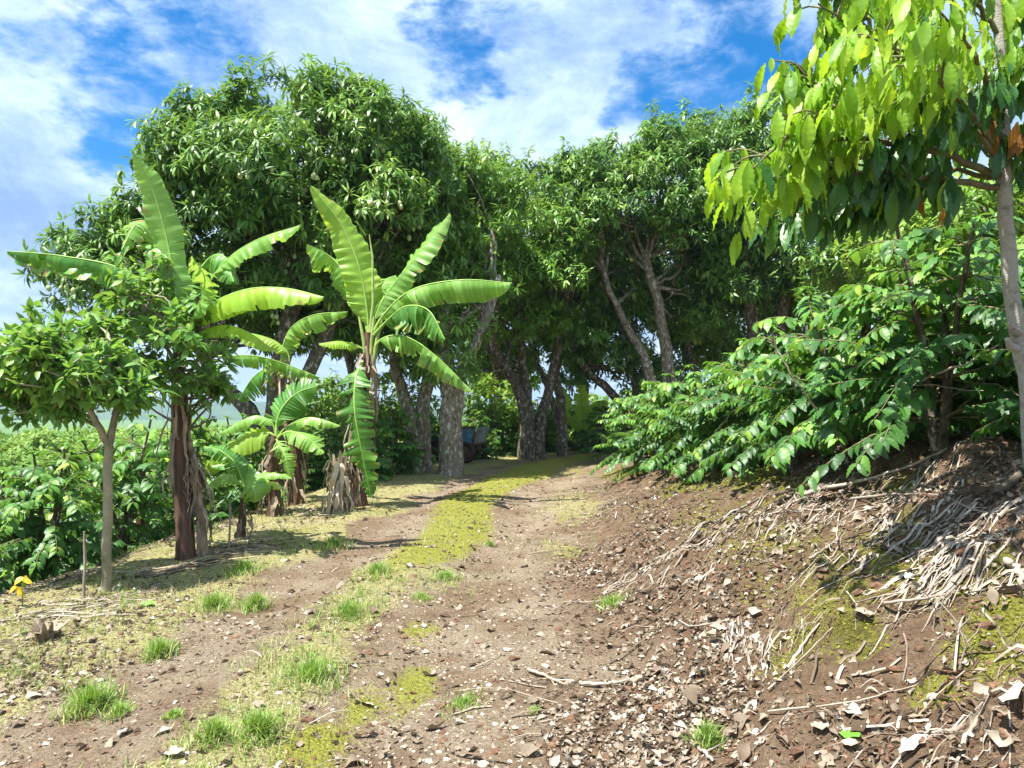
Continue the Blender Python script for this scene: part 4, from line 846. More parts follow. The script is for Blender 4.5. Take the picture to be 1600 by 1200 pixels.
t2 = at(262, 880); t2[1] += .35; t2[0] = (300 - 800) / F * t2[1]; t2[2] = float(ground(t2[0], t2[1])); d = t2[1]
T2 = leafy('avocado_tree', 'young broadleaf tree whose crown wraps round the left banana plant', 'tree', t2,
   [([t2 - [0, 0, .1], pix(296, 760, d), pix(292, 660, d), pix(285, 600, d)], .04, .03), ([pix(285, 602, d), pix(270, 560, d - .2), pix(240, 510, d - .4), pix(215, 460, d - .4)], .026, .012), ([pix(285, 602, d), pix(310, 560, d), pix(325, 510, d), pix(320, 470, d)], .026, .012), ([pix(285, 602, d), pix(275, 540, d + .2), pix(255, 450, d), pix(240, 400, d)], .024, .01)],
   [lobe(205, 470, d - .5, 50, 45), lobe(250, 430, d - .2, 45, 40), lobe(310, 480, d - .3, 45, 42), lobe(255, 520, d - .6, 60, 45), lobe(330, 550, d - .3, 45, 42), lobe(220, 560, d - .5, 50, 32), lobe(290, 590, d - .4, 50, 25), lobe(345, 600, d, 28, 22), lobe(195, 420, d, 30, 28), lobe(170, 510, d - .3, 30, 40)], 302, 'avocado', .13, .45, 3, T_AVO, 'palebark', .6, 4, 15)

# ------------------------------------------------------------------ big-leaved tree, right
r = np.random.RandomState(401); d = 4.25; bx = (1622 - 800) / F * d; bz = float(ground(bx, d))
TR = thing('cacao_tree', 'slim grey trunked tree with large drooping yellow green leaves at the right edge', 'tree', (bx, d, bz))
tb = MB(); main = curve([(bx, d, bz - .1), pix(1604, 600, d), pix(1586, 500, d), pix(1576, 380, d), pix(1566, 270, d), pix(1570, 180, d), pix(1562, 60, d), pix(1545, -120, d), pix(1530, -300, d)], 30, .006, r)
tube(tb, main, np.concatenate([np.linspace(.052, .044, 5), np.linspace(.042, .034, 13), np.linspace(.03, .018, 12)]), 14, .05, v=.6, rnd=r)
for (px, py) in [(1594, 520), (1590, 545)]: tube(tb, [pix(px - 2, py, d - .03), pix(px - 12, py - 4, d - .07), pix(px - 17, py - 16, d - .09)], [.025, .022, .012], 8, .1)
tb.build('trunk', M['greybark'], TR)
brs = [([(1566, 220, d), (1470, 130, 4.0), (1370, 60, 3.8), (1275, 5, 3.7)], .022), ([(1566, 275, d), (1440, 232, 4.), (1310, 215, 3.8), (1200, 250, 3.7)], .022), ([(1568, 292, d), (1450, 280, 4.1), (1340, 270, 4.), (1255, 295, 3.9)], .02),
       ([(1440, 232, 4.), (1340, 180, 3.7), (1250, 200, 3.6), (1150, 290, 3.6)], .014), ([(1566, 180, d), (1490, 60, 4.1), (1430, -40, 4.)], .02), ([(1568, 240, d), (1500, 160, 3.7), (1430, 100, 3.4), (1370, 60, 3.2)], .016),
       ([(1566, 160, d), (1620, 90, 4.), (1680, 60, 3.8)], .018), ([(1572, 290, d), (1600, 230, 4.2), (1650, 180, 4.2)], .02), ([(1440, 140, 4.), (1400, 20, 4.1), (1340, -60, 4.2)], .016), ([(1370, 60, 3.8), (1330, -20, 3.8), (1290, -50, 3.8)], .012),
       ([(1566, 250, d), (1540, 180, 4.6), (1480, 120, 5.0), (1420, 90, 5.2)], .018), ([(1310, 215, 3.8), (1290, 150, 3.8), (1260, 120, 3.8)], .01), ([(1566, 260, d), (1520, 200, 4.), (1450, 170, 4.4), (1340, 150, 4.7), (1260, 90, 4.9)], .016),
       ([(1450, 292, 4.1), (1400, 300, 4.1), (1360, 310, 4.1)], .009), ([(1566, 200, d), (1540, 120, 3.8), (1500, 50, 3.6), (1450, 0, 3.5)], .016), ([(1566, 60, d), (1500, -20, 4.2), (1420, -80, 4.2)], .016), ([(1568, 285, d), (1480, 262, 4.4), (1400, 280, 4.5), (1290, 315, 4.5)], .016), ([(1568, 260, d), (1500, 215, 4.6), (1410, 225, 4.8), (1300, 270, 4.8)], .014), ([(1480, 262, 4.3), (1400, 300, 4.2), (1320, 335, 4.2), (1250, 345, 4.2)], .01), ([(1440, 232, 4.), (1340, 250, 3.9), (1250, 280, 3.8), (1180, 295, 3.7)], .012), ([(1568, 230, d), (1530, 160, 4.), (1480, 140, 3.9), (1420, 160, 3.8)], .014), ([(1566, 150, d), (1590, 60, 4.4), (1600, 0, 4.5)], .016)]
bb = MB(); P, Xd, N, L, v, dk = [], [], [], [], [], []
for bi, (ctrl, r0) in enumerate(brs):
    cv = curve(L3(ctrl), 20, .012, r); tube(bb, cv, np.linspace(r0, .004, 20), 7, .08, v=.4, cap=False, rnd=r)
    Tn = nrm(np.gradient(cv, axis=0)); nt_ = 22
    for q in range(nt_):
        i0 = r.randint(4, 20); sd = nrm(rdir(1, r)[0] * [1, 1, .45] + [-.15, 0, .15]); e = cv[i0] + sd * r.uniform(.06, .22) + Tn[i0] * .08; tw = curve([cv[i0], (cv[i0] + e) / 2 + [0, 0, .03], e], 6); tube(bb, tw, np.linspace(.006, .003, 6), 5, v=.6, cap=False)
        for j in range(r.randint(4, 7)):
            o = nrm(rdir(1, r)[0] * [1, 1, .3]); ln = r.uniform(.075, .20)
            P.append(tw[-1 - (j % 3)] + o * .03); Xd.append(nrm(o * r.uniform(.15, .95) + [0, 0, -1] + [-.1, 0, 0])); N.append(nrm(o + [0, -.2, .5] + r.normal(0, .3, 3))); L.append(ln)
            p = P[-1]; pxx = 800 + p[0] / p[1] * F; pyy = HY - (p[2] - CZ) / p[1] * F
            dk.append(r.rand() < (.92 if (pxx > 1195 and pyy > 318 - (pxx - 1200) * .6) else .06)); v.append(r.rand())  # low inner leaves mostly take the dark copy: painted shade inside the crown
P, Xd, N, L, v, dk = map(np.array, (P, Xd, N, L, v, dk))
bb.build('branches', M['coffee_twig'], TR)
fb = MB(); inst(fb, T_BIG, P[~dk], Xd[~dk], N[~dk], L[~dk], L[~dk] * r.uniform(.15, .22, (~dk).sum()), v[~dk]); fb.build('sunlit_leaves', M['bigleaf'], TR)
fb = MB(); inst(fb, T_BIG, P[dk], Xd[dk], N[dk], L[dk] * 1.15, L[dk] * .19, v[dk]); fb.build('shaded_leaves', M['darkbig'], TR)
fb = MB(); n = 9; Pp = np.array([pix(*q) for q in [(1558, 205, 4.1), (1552, 185, 4.1), (1588, 210, 4.1), (1593, 205, 4.1), (1583, 215, 4.2), (1478, 312, 4.05), (1474, 325, 4.05), (1440, 300, 4.), (1590, 190, 4.)]])
inst(fb, T_BIG, Pp, rdir(n, r) * [.3, .3, .2] + [0, 0, -1], rdir(n, r) + [0, -1, 0], .13, .026, r.rand(n)); fb.build('withered_leaves', M['orange_leaf'], TR)

# ------------------------------------------------------------------ blue farm cart under the mangoes
cp = at(722, 722); d = cp[1]; CT = thing('farm_cart', 'old wooden farm cart with blue and pale boards parked under the mango trees', 'cart', cp); CT.rotation_euler = (0, 0, 0)
ux = nrm(np.array([1., -.28, 0])); uy = np.array([.28, 1., 0]) / math.hypot(1, .28); c0 = np.array(cp) + [-.15, .3, 0]
def cbox(mb, cx, cy, cz, sx, sy, sz, v=None, tilt=(0, 0)):
    V = []
    for k in (-1, 1):
        for j in (-1, 1):
            for i in (-1, 1): V.append(c0 + ux * (cx + i * sx / 2 + k * tilt[0] * sz / 2) + uy * (cy + j * sy / 2 + k * tilt[1] * sz / 2) + np.array([0, 0, cz + k * sz / 2]))
    mb.add(V, [(0, 2, 3, 1), (4, 5, 7, 6), (0, 1, 5, 4), (2, 6, 7, 3), (0, 4, 6, 2), (1, 3, 7, 5)], v=v)
mb = MB(); cbox(mb, 0, 0, .46, 1.25, .9, .05, .5); mb.build('floor', M['rust'], CT, smooth=False)
fb = MB(); 
for i in range(7): cbox(fb, -.53 + i * .177, -.46, .66 + (.02 if i % 2 else 0), .165, .03, .42, r.rand(), (.12, -.1))
fb.build('side_boards', M['blue'], CT, smooth=False)
fb = MB()
for i in range(5): cbox(fb, .66, -.36 + i * .18, .68, .03, .165, .42, r.rand(), (.35, 0))
for i in range(5): cbox(fb, -.64, -.36 + i * .18, .68, .03, .165, .40, r.rand(), (-.1, 0))
fb.build('end_boards', M['paleplank'], CT, smooth=False)
fb = MB()
for x in (-.6, 0, .62): cbox(fb, x, -.5, .66, .05, .04, .5, .4, (.1, -.1))
cbox(fb, 0, -.5, .88, 1.3, .035, .05, .3); cbox(fb, 0, .0, .36, 1.3, .10, .1, .4); cbox(fb, -1.05, 0, .40, .95, .07, .07, .4)
fb.build('frame', M['rust'], CT, smooth=False)
for x, y in ((.42, -.52), (.42, .5), (-.45, -.52)):
    cc_ = c0 + ux * x + uy * y + np.array([0, 0, .26]); a = np.linspace(0, 2 * math.pi, 25)
    ring = [cc_ + ux * math.cos(t) * .20 + np.array([0, 0, math.sin(t) * .20]) for t in a]
    tm = MB(); tube(tm, ring, .062, 8, cap=False, v=.5); ty = tm.build('wheel', M['tyre'], CT)
    hb = MB(); tube(hb, [cc_ - uy * .03, cc_ + uy * .03], [.145, .145], 18); tube(hb, [cc_ - uy * .06, cc_ + uy * .06], [.05, .05], 10); hb.build('hub', M['rust'], ty)

# ------------------------------------------------------------------ litter, sticks, gravel, grass
r = np.random.RandomState(500)
def scatter(n, xlo, xhi, ylo, yhi, dens=None, near=2.0):
    y = ylo * (yhi / ylo) ** (r.rand(n) ** (1.0)); x = r.uniform(xlo, xhi, n)
    ok = (np.abs(x) < .72 * y + .5)
    x, y = x[ok], y[ok]
    if dens is not None: k = r.rand(len(x)) < dens(x, y); x, y = x[k], y[k]
    return x, y
def surf(x, y, lift=.0):
    z = ground(x, y); e = .03; nx_ = -(ground(x + e, y) - z) / e; ny_ = -(ground(x, y + e) - z) / e
    return np.stack([x, y, z + lift], -1), nrm(np.stack([nx_, ny_, np.ones_like(nx_)], -1))
def tpl_curl(seed):
    rr = np.random.RandomState(seed); V = []; Fc = []; nx_ = 5
    cv = rr.uniform(-1.6, 1.6); tw = rr.uniform(-2.2, 2.2)
    for i in range(nx_ + 1):
        t = i / nx_; w = max(.02, math.sin(math.pi * min(.985, t + .01)) ** 1.15) * rr.uniform(.65, 1.25)
        for k in (-1, 0, 1):
            a = tw * (t - .5); V.append((t, k * w * math.cos(a), .9 * k * w * math.sin(a) * .5 + cv * (t - .5) ** 2 + abs(k) * rr.uniform(.1, .8) * w * .3 + rr.normal(0, .03)))
    for i in range(nx_):
        for k in range(2): a = i * 3 + k; Fc.append((a, a + 1, a + 4, a + 3))
    V = np.array(V); V[:, 2] *= .85
    return V, Fc, 0
litdens = lambda x, y: np.clip(sample(litt, x, y) * (.42 + 2.3 * fbm(x * 1.3, y * 1.3, 61, 4)) * (1.15 - .7 * sample(moss, x, y)) + .10, .03, 1)
lm = MB()
for s_ in range(10):
    x, y = scatter(22000, -7, 8, 1.9, 16, litdens); P, N_ = surf(x, y, .006); n = len(x)
    Xd = rdir(n, r); Xd -= N_ * np.sum(Xd * N_, 1, keepdims=True) * r.uniform(.7, 1.0, (n, 1)); L = np.clip(np.exp(r.normal(-3.6, .55, n)), .008, .12)
    vv_ = np.clip(r.beta(1.6, 1.9, n) + .25 * fbm(x * 2, y * 2, 99, 2), 0, 1); inst(lm, tpl_curl(s_), P, Xd, N_ + rdir(n, r) * .6, L, L * r.uniform(.12, .42, n), vv_)
for s_ in range(10):   # drifts of leaves caught in the hollows
    xs_, ys_ = [], []
    for (px, py, sp, k) in [(1010, 1150, 75, 95), (930, 1180, 60, 60), (1110, 1100, 50, 45), (1060, 1040, 60, 40), (1450, 1150, 90, 50), (1250, 1180, 80, 30), (1000, 920, 60, 55), (1150, 1010, 35, 30), (80, 960, 80, 60), (40, 1080, 60, 30), (1560, 840, 50, 40), (1330, 800, 70, 50), (1200, 830, 60, 40), (600, 1175, 40, 12), (470, 812, 40, 40)]:
        p = at(px, py); q_ = sp / F * p[1]; k = int(k * .62); xs_.append(r.normal(p[0], q_, k)); ys_.append(r.normal(p[1], q_ * 1.6, k))
    x, y = np.concatenate(xs_), np.concatenate(ys_); P, N_ = surf(x, y, .008); n = len(x); Xd = rdir(n, r); Xd -= N_ * np.sum(Xd * N_, 1, keepdims=True) * r.uniform(.6, 1.0, (n, 1)); L = np.clip(np.exp(r.normal(-3.35, .5, n)), .012, .11)
    inst(lm, tpl_curl(s_ + 30), P, Xd, N_ + rdir(n, r) * .7, L, L * r.uniform(.12, .36, n), np.clip(r.beta(2.0, 1.6, n), 0, 1))
tag(lm.build('leaf_litter', M['litter'], smooth=True), 'dry curled leaf litter strewn over the bank and verges', 'leaf litter', kind='stuff')
# fibrous shreds and fine twigs
sm = MB(); x, y = scatter(17000, -6.5, 7.5, 2.0, 13, lambda x, y: np.clip(sample(litt, x, y) * (.5 + 1.5 * fbm(x * 1.2, y * 1.2, 63, 3)) + .04, 0, 1)); P, N_ = surf(x, y, .008)
for p, n_ in zip(P, N_):
    dn = nrm(np.array([-.7, -.35, 0]) + r.normal(0, .6, 3)); dn -= n_ * dn.dot(n_); dn = nrm(dn); ln = r.exponential(.12) + .05; ln = min(ln, .6); k = 5; tt = np.linspace(0, 1, k)
    bow = nrm(np.cross(dn, n_)) * r.normal(0, .12); xy = p[:2] + (dn[None, :2] * tt[:, None] + bow[None, :2] * (tt * (1 - tt))[:, None] * 2) * ln
    pts = np.stack([xy[:, 0], xy[:, 1], ground(xy[:, 0], xy[:, 1]) + .006 + r.uniform(0, .03) * np.sin(tt * 3)], -1); w = r.uniform(.0010, .0038)
    if r.rand() < .55: tube(sm, pts, np.linspace(w, w * .5, k), 4, v=r.rand(), cap=False)
    else: ribbon(sm, pts, nrm(np.cross(dn, n_)), w * 2.2, r.rand(), .5)
tag(sm.build('twig_litter', M['litter'], smooth=False), 'fine dry twigs and leaf shreds scattered down the bank', 'twig litter', kind='stuff')
# gravel
def rock(seed, jag=.25):
    rr = np.random.RandomState(seed); ph = (1 + 5 ** .5) / 2
    V = np.array([(-1, ph, 0), (1, ph, 0), (-1, -ph, 0), (1, -ph, 0), (0, -1, ph), (0, 1, ph), (0, -1, -ph), (0, 1, -ph), (ph, 0, -1), (ph, 0, 1), (-ph, 0, -1), (-ph, 0, 1)]) / 1.9
    V = V * (1 + rr.uniform(-jag, jag, (12, 1))) * [1, rr.uniform(.6, .95), rr.uniform(.35, .6)]
    Fc = [(0, 11, 5), (0, 5, 1), (0, 1, 7), (0, 7, 10), (0, 10, 11), (1, 5, 9), (5, 11, 4), (11, 10, 2), (10, 7, 6), (7, 1, 8), (3, 9, 4), (3, 4, 2), (3, 2, 6), (3, 6, 8), (3, 8, 9), (4, 9, 5), (2, 4, 11), (6, 2, 10), (8, 6, 7), (9, 8, 1)]
    return V, Fc, 0
gm = MB()
gdens = lambda x, y: np.clip((1 - sample(litt, x, y) * .9) * (1 - sample(moss, x, y)) * (1 - .5 * sample(verge, x, y)) * (.35 + 1.9 * fbm(x * 1.1 + 4, y * 1.1, 71, 3) + .35 * np.exp(-((x - .1) / .8) ** 2)), 0, 1)
for s_ in range(8):
    x, y = scatter(3800, -5, 4, 2.0, 16, gdens); P, N_ = surf(x, y, .001); n = len(x); L = np.exp(r.normal(-4.9, .5, n)) * (1 + .0 * y); L = np.clip(L, .003, .035)
    inst(gm, rock(s_), P, rdir(n, r) * [1, 1, .1], N_ + .2 * rdir(n, r), L, L, r.rand(n))
tag(gm.build('gravel', M['stone'], smooth=False), 'small stones and crumbs of soil scattered over the track', 'gravel', kind='stuff')
cm = MB()
for s_ in range(6):
    x, y = scatter(9000, -3, 6, 2.0, 13, lambda x, y: np.clip(sample(litt, x, y) * (.6 + 1.2 * fbm(x * 2, y * 2, 73, 3)) + .12, 0, 1)); P, N_ = surf(x, y, .0); n = len(x); L = np.clip(np.exp(r.normal(-4.7, .55, n)), .003, .04)
    inst(cm, rock(40 + s_, .35), P, rdir(n, r) * [1, 1, .3], N_ + .3 * rdir(n, r), L, L, r.rand(n))
tag(cm.build('soil_crumbs', M['crumb'], smooth=False), 'crumbs of red brown soil on the bank and track', 'soil', kind='stuff')
# grass
def tuft(mb, x, y, n, h, rad, mi=0, lean=.35, w=.0032, vb=0.2):
    a = r.uniform(0, 6.28, n); rr = rad * np.minimum(1.35, np.abs(r.normal(0, .7, n))); bx_ = x + np.cos(a) * rr * .9; by_ = y + np.sin(a) * rr * 1.35; z = ground(bx_, by_) - .005
    ax = r.uniform(0, 6.28, n); ln = h * r.uniform(.4, 1.1, n); le = lean * r.uniform(.2, 1.6, n); o = np.stack([np.cos(ax), np.sin(ax), ax * 0], -1); S_ = np.stack([-np.sin(ax), np.cos(ax), ax * 0], -1)
    B = np.stack([bx_, by_, z], -1); V = np.zeros((n, 7, 3)); t = np.array([0, .35, .7, 1.])
    for i, tt in enumerate(t):
        c = B + o * (le * ln * tt ** 1.8)[:, None] + np.array([0, 0, 1]) * (ln * (tt - .25 * le * tt ** 2))[:, None]; wd = (w * (1 - tt) ** .6 * (.5 + h * 3) + .0004)
        if i < 3: V[:, i * 2] = c - S_ * wd; V[:, i * 2 + 1] = c + S_ * wd
        else: V[:, 6] = c
    Fc = [(0, 1, 3, 2), (2, 3, 5, 4), (4, 5, 6)]; lp = np.concatenate([np.array(f) for f in Fc]); tot = np.tile([4, 4, 3], n)
    mb.add(V.reshape(-1, 3), loops=(lp[None] + (np.arange(n) * 7)[:, None]).ravel(), tot=tot, v=np.repeat(np.clip(r.rand(n) * .7 + vb, 0, 1), 3), m=mi)
gr = [(250, 1025, 18, .12, 'dense green grass tuft on the left verge beside the left rut'), (140, 1110, 30, .15, 'large grass tuft low on the left verge'), (185, 1120, 14, .08, 'small flat grass tuft right of the large one on the left verge'),
      (335, 1155, 20, .10, 'round bright grass tuft between the wheel ruts, lower left'), (405, 1150, 26, .12, 'grass tuft right of the round one between the wheel ruts'), (490, 1060, 40, .11, 'widest patch of grass in the middle of the track'),
      (545, 960, 34, .10, 'grass tuft in the middle of the track, above the widest patch'), (590, 895, 20, .10, 'grass tuft beside the start of the yellow moss strip'), (697, 903, 18, .07, 'low grass tuft on the right flank of the moss strip'),
      (660, 935, 16, .05, 'low grass tuft below the moss strip'), (400, 950, 16, .14, 'upright grass tuft at the left rut, halfway up'), (335, 950, 24, .13, 'pale grass tuft on the verge left of the upright one'),
      (725, 1100, 28, .045, 'creeping grass patch on the bare right rut'), (955, 945, 20, .07, 'thin grass patch at the toe of the bank'), (765, 853, 6, .07, 'tiny grass tuft on the track far up'), (270, 1120, 12, .04, 'flat grass patch in the left rut'),
      (380, 895, 26, .13, 'grass tuft on the verge below the thick banana stem'), (520, 855, 22, .12, 'grass tuft on the verge below the banana stump'), (835, 1112, 9, .03, 'tiny grass sprig right of the creeping patch'), (1105, 1165, 18, .10, 'grass tuft among pale leaves at the foot of the bank')]
for (px, py, rp, h, lab) in gr:
    p = at(px, py); mb = MB(); rad = rp / F * p[1] * .8; n_ = int(190 + rp * 14); tuft(mb, p[0], p[1], n_ * 2 // 3, h, rad * 1.5, 0, .7); tuft(mb, p[0], p[1], n_ // 3, h * 1.15, rad * .5, 0, .45)
    tuft(mb, p[0], p[1], n_ // 2, h * .6, rad * 1.5, 1, .9); o = mb.build('grass_tuft', [M['grass'], M['drygrass']], loc=p); tag(o, lab, 'grass tuft', 'grass tufts on the track')
gm = MB(); x, y = scatter(48000, -6, 3, 2.3, 19, lambda x, y: np.clip(sample(verge, x, y) * (.42 + 2.2 * fbm(x * 1.5, y * 1.5, 81, 3)), 0, 1))
for i_ in range(len(x)): 
    dry = r.rand() < .55 - 1.2 * vnoise(np.array(x[i_] * .9), np.array(y[i_] * .9), 12); tuft(gm, x[i_], y[i_], 5, .02 + .09 * r.rand() ** 2 * (1.15 if not dry else 1), .05, 1 if dry else 0, .6, .0026, .1 if dry else .25)
tag(gm.build('verge_grass', [M['grass'], M['drygrass']], smooth=False), 'short pale and green grass growing over the verge', 'grass', kind='stuff')
# moss cushions: a nap of tiny upright points over the moss patches
mm = MB()
for s_ in range(3):
    x, y = scatter(26000, -2.5, 5, 2.2, 17, lambda x, y: (sample(moss, x, y) > .45) * .9); P, N_ = surf(x, y, -.002); n = len(x); L = r.uniform(.003, .010, n) * (1 + y * .04)
    inst(mm, rock(20 + s_, .4), P, rdir(n, r) * [1, 1, .2], N_, L, L, r.rand(n) * .8 + .2)
tag(mm.build('moss_cushions', M['mossmat'], smooth=False), 'yellow green moss cushions on the track and the bank', 'moss', kind='stuff')

# dry fronds lying on the bank
def frond(px, py, ang, ln, nrib, lab, seed, fan=.5, w=.012, width=.15, mat='greyfrond'):
    rr = np.random.RandomState(seed); p = at(px, py); mb = MB()
    for k in range(nrib):
        a = math.radians(ang) + rr.normal(0, fan * .3); o = np.array([math.cos(a), math.sin(a)]); pr = np.array([-o[1], o[0]])
        s0 = p[:2] + pr * rr.uniform(-1, 1) * width + o * rr.uniform(-.3, .35) * ln; m_ = 10; tt = np.linspace(0, 1, m_); l_ = ln * rr.uniform(.1, .85) ** 1.2
        xy = s0 + o * (tt * l_)[:, None] + pr * (rr.normal(0, .12) * tt ** 2 * l_)[:, None] + np.cumsum(rr.normal(0, .004, (m_, 2)), 0); z = ground(xy[:, 0], xy[:, 1]) + .006 + rr.uniform(0, .03) * np.abs(np.sin(tt * rr.uniform(2, 7)))
        ribbon(mb, np.stack([xy[:, 0], xy[:, 1], z], -1), np.array([pr[0], pr[1], rr.normal(0, .5)]), w * .62 * rr.uniform(.25, 1.1) * np.sin(np.linspace(.5, 2.9, m_)), rr.rand(), rr.uniform(-.9, .9))
    o_ = mb.build('dry_frond', M[mat], loc=p); tag(o_, lab, 'dry frond')
frond(1440, 800, 205, .75, 34, 'grey dry frond spread down the bank, upper one right of centre', 1, .8, .014, .26)
frond(1500, 850, 200, .7, 46, 'thick pale dry frond heap below the upper one on the bank', 2, .9, .016, .2)
frond(1360, 870, 195, .45, 14, 'small dry frond with curled tips left of the thick pale heap', 3, .7, .012, .12)
frond(1150, 990, 255, .32, 50, 'short matted dry frond lying at the foot of the bank', 4, .6, .008, .06)
frond(1180, 800, 208, .9, 40, 'long grey dry frond below the front coffee row', 5, .5, .013, .2)
frond(1090, 850, 215, .8, 26, 'dry frond trailing down toward the track', 6, .5, .011, .15)
frond(1560, 790, 185, .8, 34, 'dark tangled dry frond at the right edge under the coffee', 7, .9, .016, .25)
frond(1530, 905, 190, .5, 30, 'dry frond lying by the mossy mound at the right edge', 8, .7, .010, .12)
frond(1320, 760, 200, .9, 36, 'dry frond under the leaning coffee trunk', 9, .7, .013, .25)
frond(1000, 890, 215, .7, 22, 'sparse dry frond near the right rut', 10, .8, .009, .2)
frond(1250, 800, 205, .6, 40, 'wide mat of broken grey fronds in the middle of the upper bank', 21, 1.3, .012, .35)
frond(1440, 745, 190, .8, 44, 'shaded frond litter behind the thick coffee trunk', 22, 1.2, .013, .4)
frond(1580, 850, 195, .6, 36, 'jumbled frond pieces at the right edge above the mossy mound', 23, 1.6, .013, .3)
frond(1350, 820, 215, .5, 30, 'grey frond shreds draped over the brow of the bank', 24, 1.0, .011, .3)
frond(1080, 900, 220, .5, 26, 'thin frond shreds low on the bank near the track', 25, 1.2, .008, .3)
frond(1210, 1040, 60, .35, 26, 'twiggy frond scraps beside the straight bleached stick', 26, 1.3, .007, .15)
frond(1550, 1130, 200, .4, 30, 'tangled frond scraps near the lower right corner', 27, 2., .008, .25)
frond(230, 900, 30, 1.1, 44, 'long dry banana frond lying from the forked trunk to the thick banana stem', 11, .4, .02, .1, 'dryblade')
frond(110, 905, 60, .8, 40, 'heap of dead leaves left of the forked trunk', 12, 1.6, .018, .22, 'dryblade')
frond(60, 960, 20, .9, 40, 'pale dry frond heap at the left edge of the verge', 13, 1.2, .014, .3)
frond(470, 805, 30, .9, 40, 'pale dry leaf heap at the foot of the banana clump', 14, 1.4, .02, .3, 'palesheath')
frond(340, 860, 20, .9, 44, 'dead banana leaves piled right of the thick banana stem', 15, 1.2, .022, .25, 'dryblade')
# sticks
def stick(pts, rr_, lab, seed, mat='twig', lift=.02):
    q = np.random.RandomState(seed); g_ = [at(*p) for p in pts]; c = curve(g_, 14, rr_ * .5, q); c[:, 2] = np.maximum(c[:, 2] + lift, ground(c[:, 0], c[:, 1]) + rr_ * .7); mb = MB(); tube(mb, c, np.linspace(rr_, rr_ * .5, 14), 8, .18, rnd=q)
    if len(pts) > 2 and rr_ > .006:
        k = 8; e = c[k] + nrm(c[k] - c[k - 2] + q.normal(0, .03, 3)) * .12 + [0, 0, .03]; tube(mb, [c[k], (c[k] + e) / 2, e], [rr_ * .5, rr_ * .4, rr_ * .2], 6)
    tag(mb.build('fallen_stick', M[mat], loc=g_[0]), lab, 'stick')
stick([(905, 1072), (940, 1075), (977, 1070)], .012, 'short thick brown stick lying where the bank meets the track', 1)
stick([(825, 1052), (855, 1062), (884, 1076)], .011, 'flat bleached stick on the track left of the short brown one', 2, 'palesheath')
stick([(742, 1048), (765, 1038), (785, 1022)], .005, 'thin light twig in the middle of the track', 3)
stick([(1230, 1050), (1255, 1015), (1280, 985)], .009, 'straight bleached stick propped on the bank', 4, 'palesheath')
stick([(1200, 1085), (1250, 1040), (1300, 988)], .005, 'long thin twig beside the straight bleached stick', 5)
stick([(1265, 880), (1285, 868), (1310, 850)], .010, 'pale straight stick halfway up the bank', 6)
stick([(1330, 785), (1420, 778), (1530, 805), (1600, 815)], .010, 'long curved branch lying across the upper bank', 7)
stick([(1020, 880), (1080, 850), (1150, 800), (1240, 770), (1300, 765)], .014, 'dark rotting branch running up toward the coffee row', 8, 'darkbark')
stick([(1240, 780), (1330, 760), (1420, 735), (1480, 705)], .018, 'pale thick branch lying behind the dark branch under the coffee', 9)
stick([(1040, 980), (1080, 985), (1140, 975)], .007, 'dark curved stick left of the matted frond', 10)
stick([(1500, 1180), (1530, 1130), (1580, 1090)], .008, 'forked pale twig low at the right edge', 11)
stick([(1200, 1120), (1330, 1105), (1430, 1080)], .004, 'fine long twig crossing the foot of the mossy mounds', 12)
stick([(1380, 950), (1470, 940), (1600, 920)], .008, 'grey stick below the mossy mound at the right edge', 13)
stick([(1575, 885), (1590, 900), (1600, 925)], .022, 'stout grey stick end at the right edge', 14)
stick([(520, 1040), (560, 1042), (600, 1041)], .004, 'straight dark twig beside the grass in the track', 15, 'darkbark')
stick([(1080, 1165), (1098, 1180), (1115, 1198)], .011, 'bare cut stick at the bottom edge', 16)
stick([(1560, 780), (1590, 750), (1600, 740)], .03, 'dark dead root end under the coffee at the right edge', 17, 'darkbark')
# upright dry sprigs
for k, (px, py, h, lab) in enumerate([(1458, 985, .2, 'thin upright dry sprig above the mossy mounds'), (1500, 1050, .3, 'forked upright dry sprig by the mossy mounds'), (1480, 1000, .26, 'curved dry sprig in the hollow of the bank'), (1280, 990, .12, 'short dry sprig on the bank edge'), (1520, 1040, .15, 'small leaning dry sprig right of the forked one')]):
    q = np.random.RandomState(600 + k); p = at(px, py); mb = MB(); c = curve([p - [0, 0, .02], p + [q.normal(0, .03), q.normal(0, .03), h * .5], p + [q.normal(0, .06), q.normal(0, .05), h]], 10, .004, q); tube(mb, c, np.linspace(.004, .0015, 10), 6); e = c[5] + [.05, -.01, .08]; tube(mb, [c[5], (c[5] + e) / 2 + [.01, 0, 0], e], [.003, .002, .001], 5)
    tag(mb.build('dry_sprig', M['twig'], loc=p), lab, 'dry sprig')
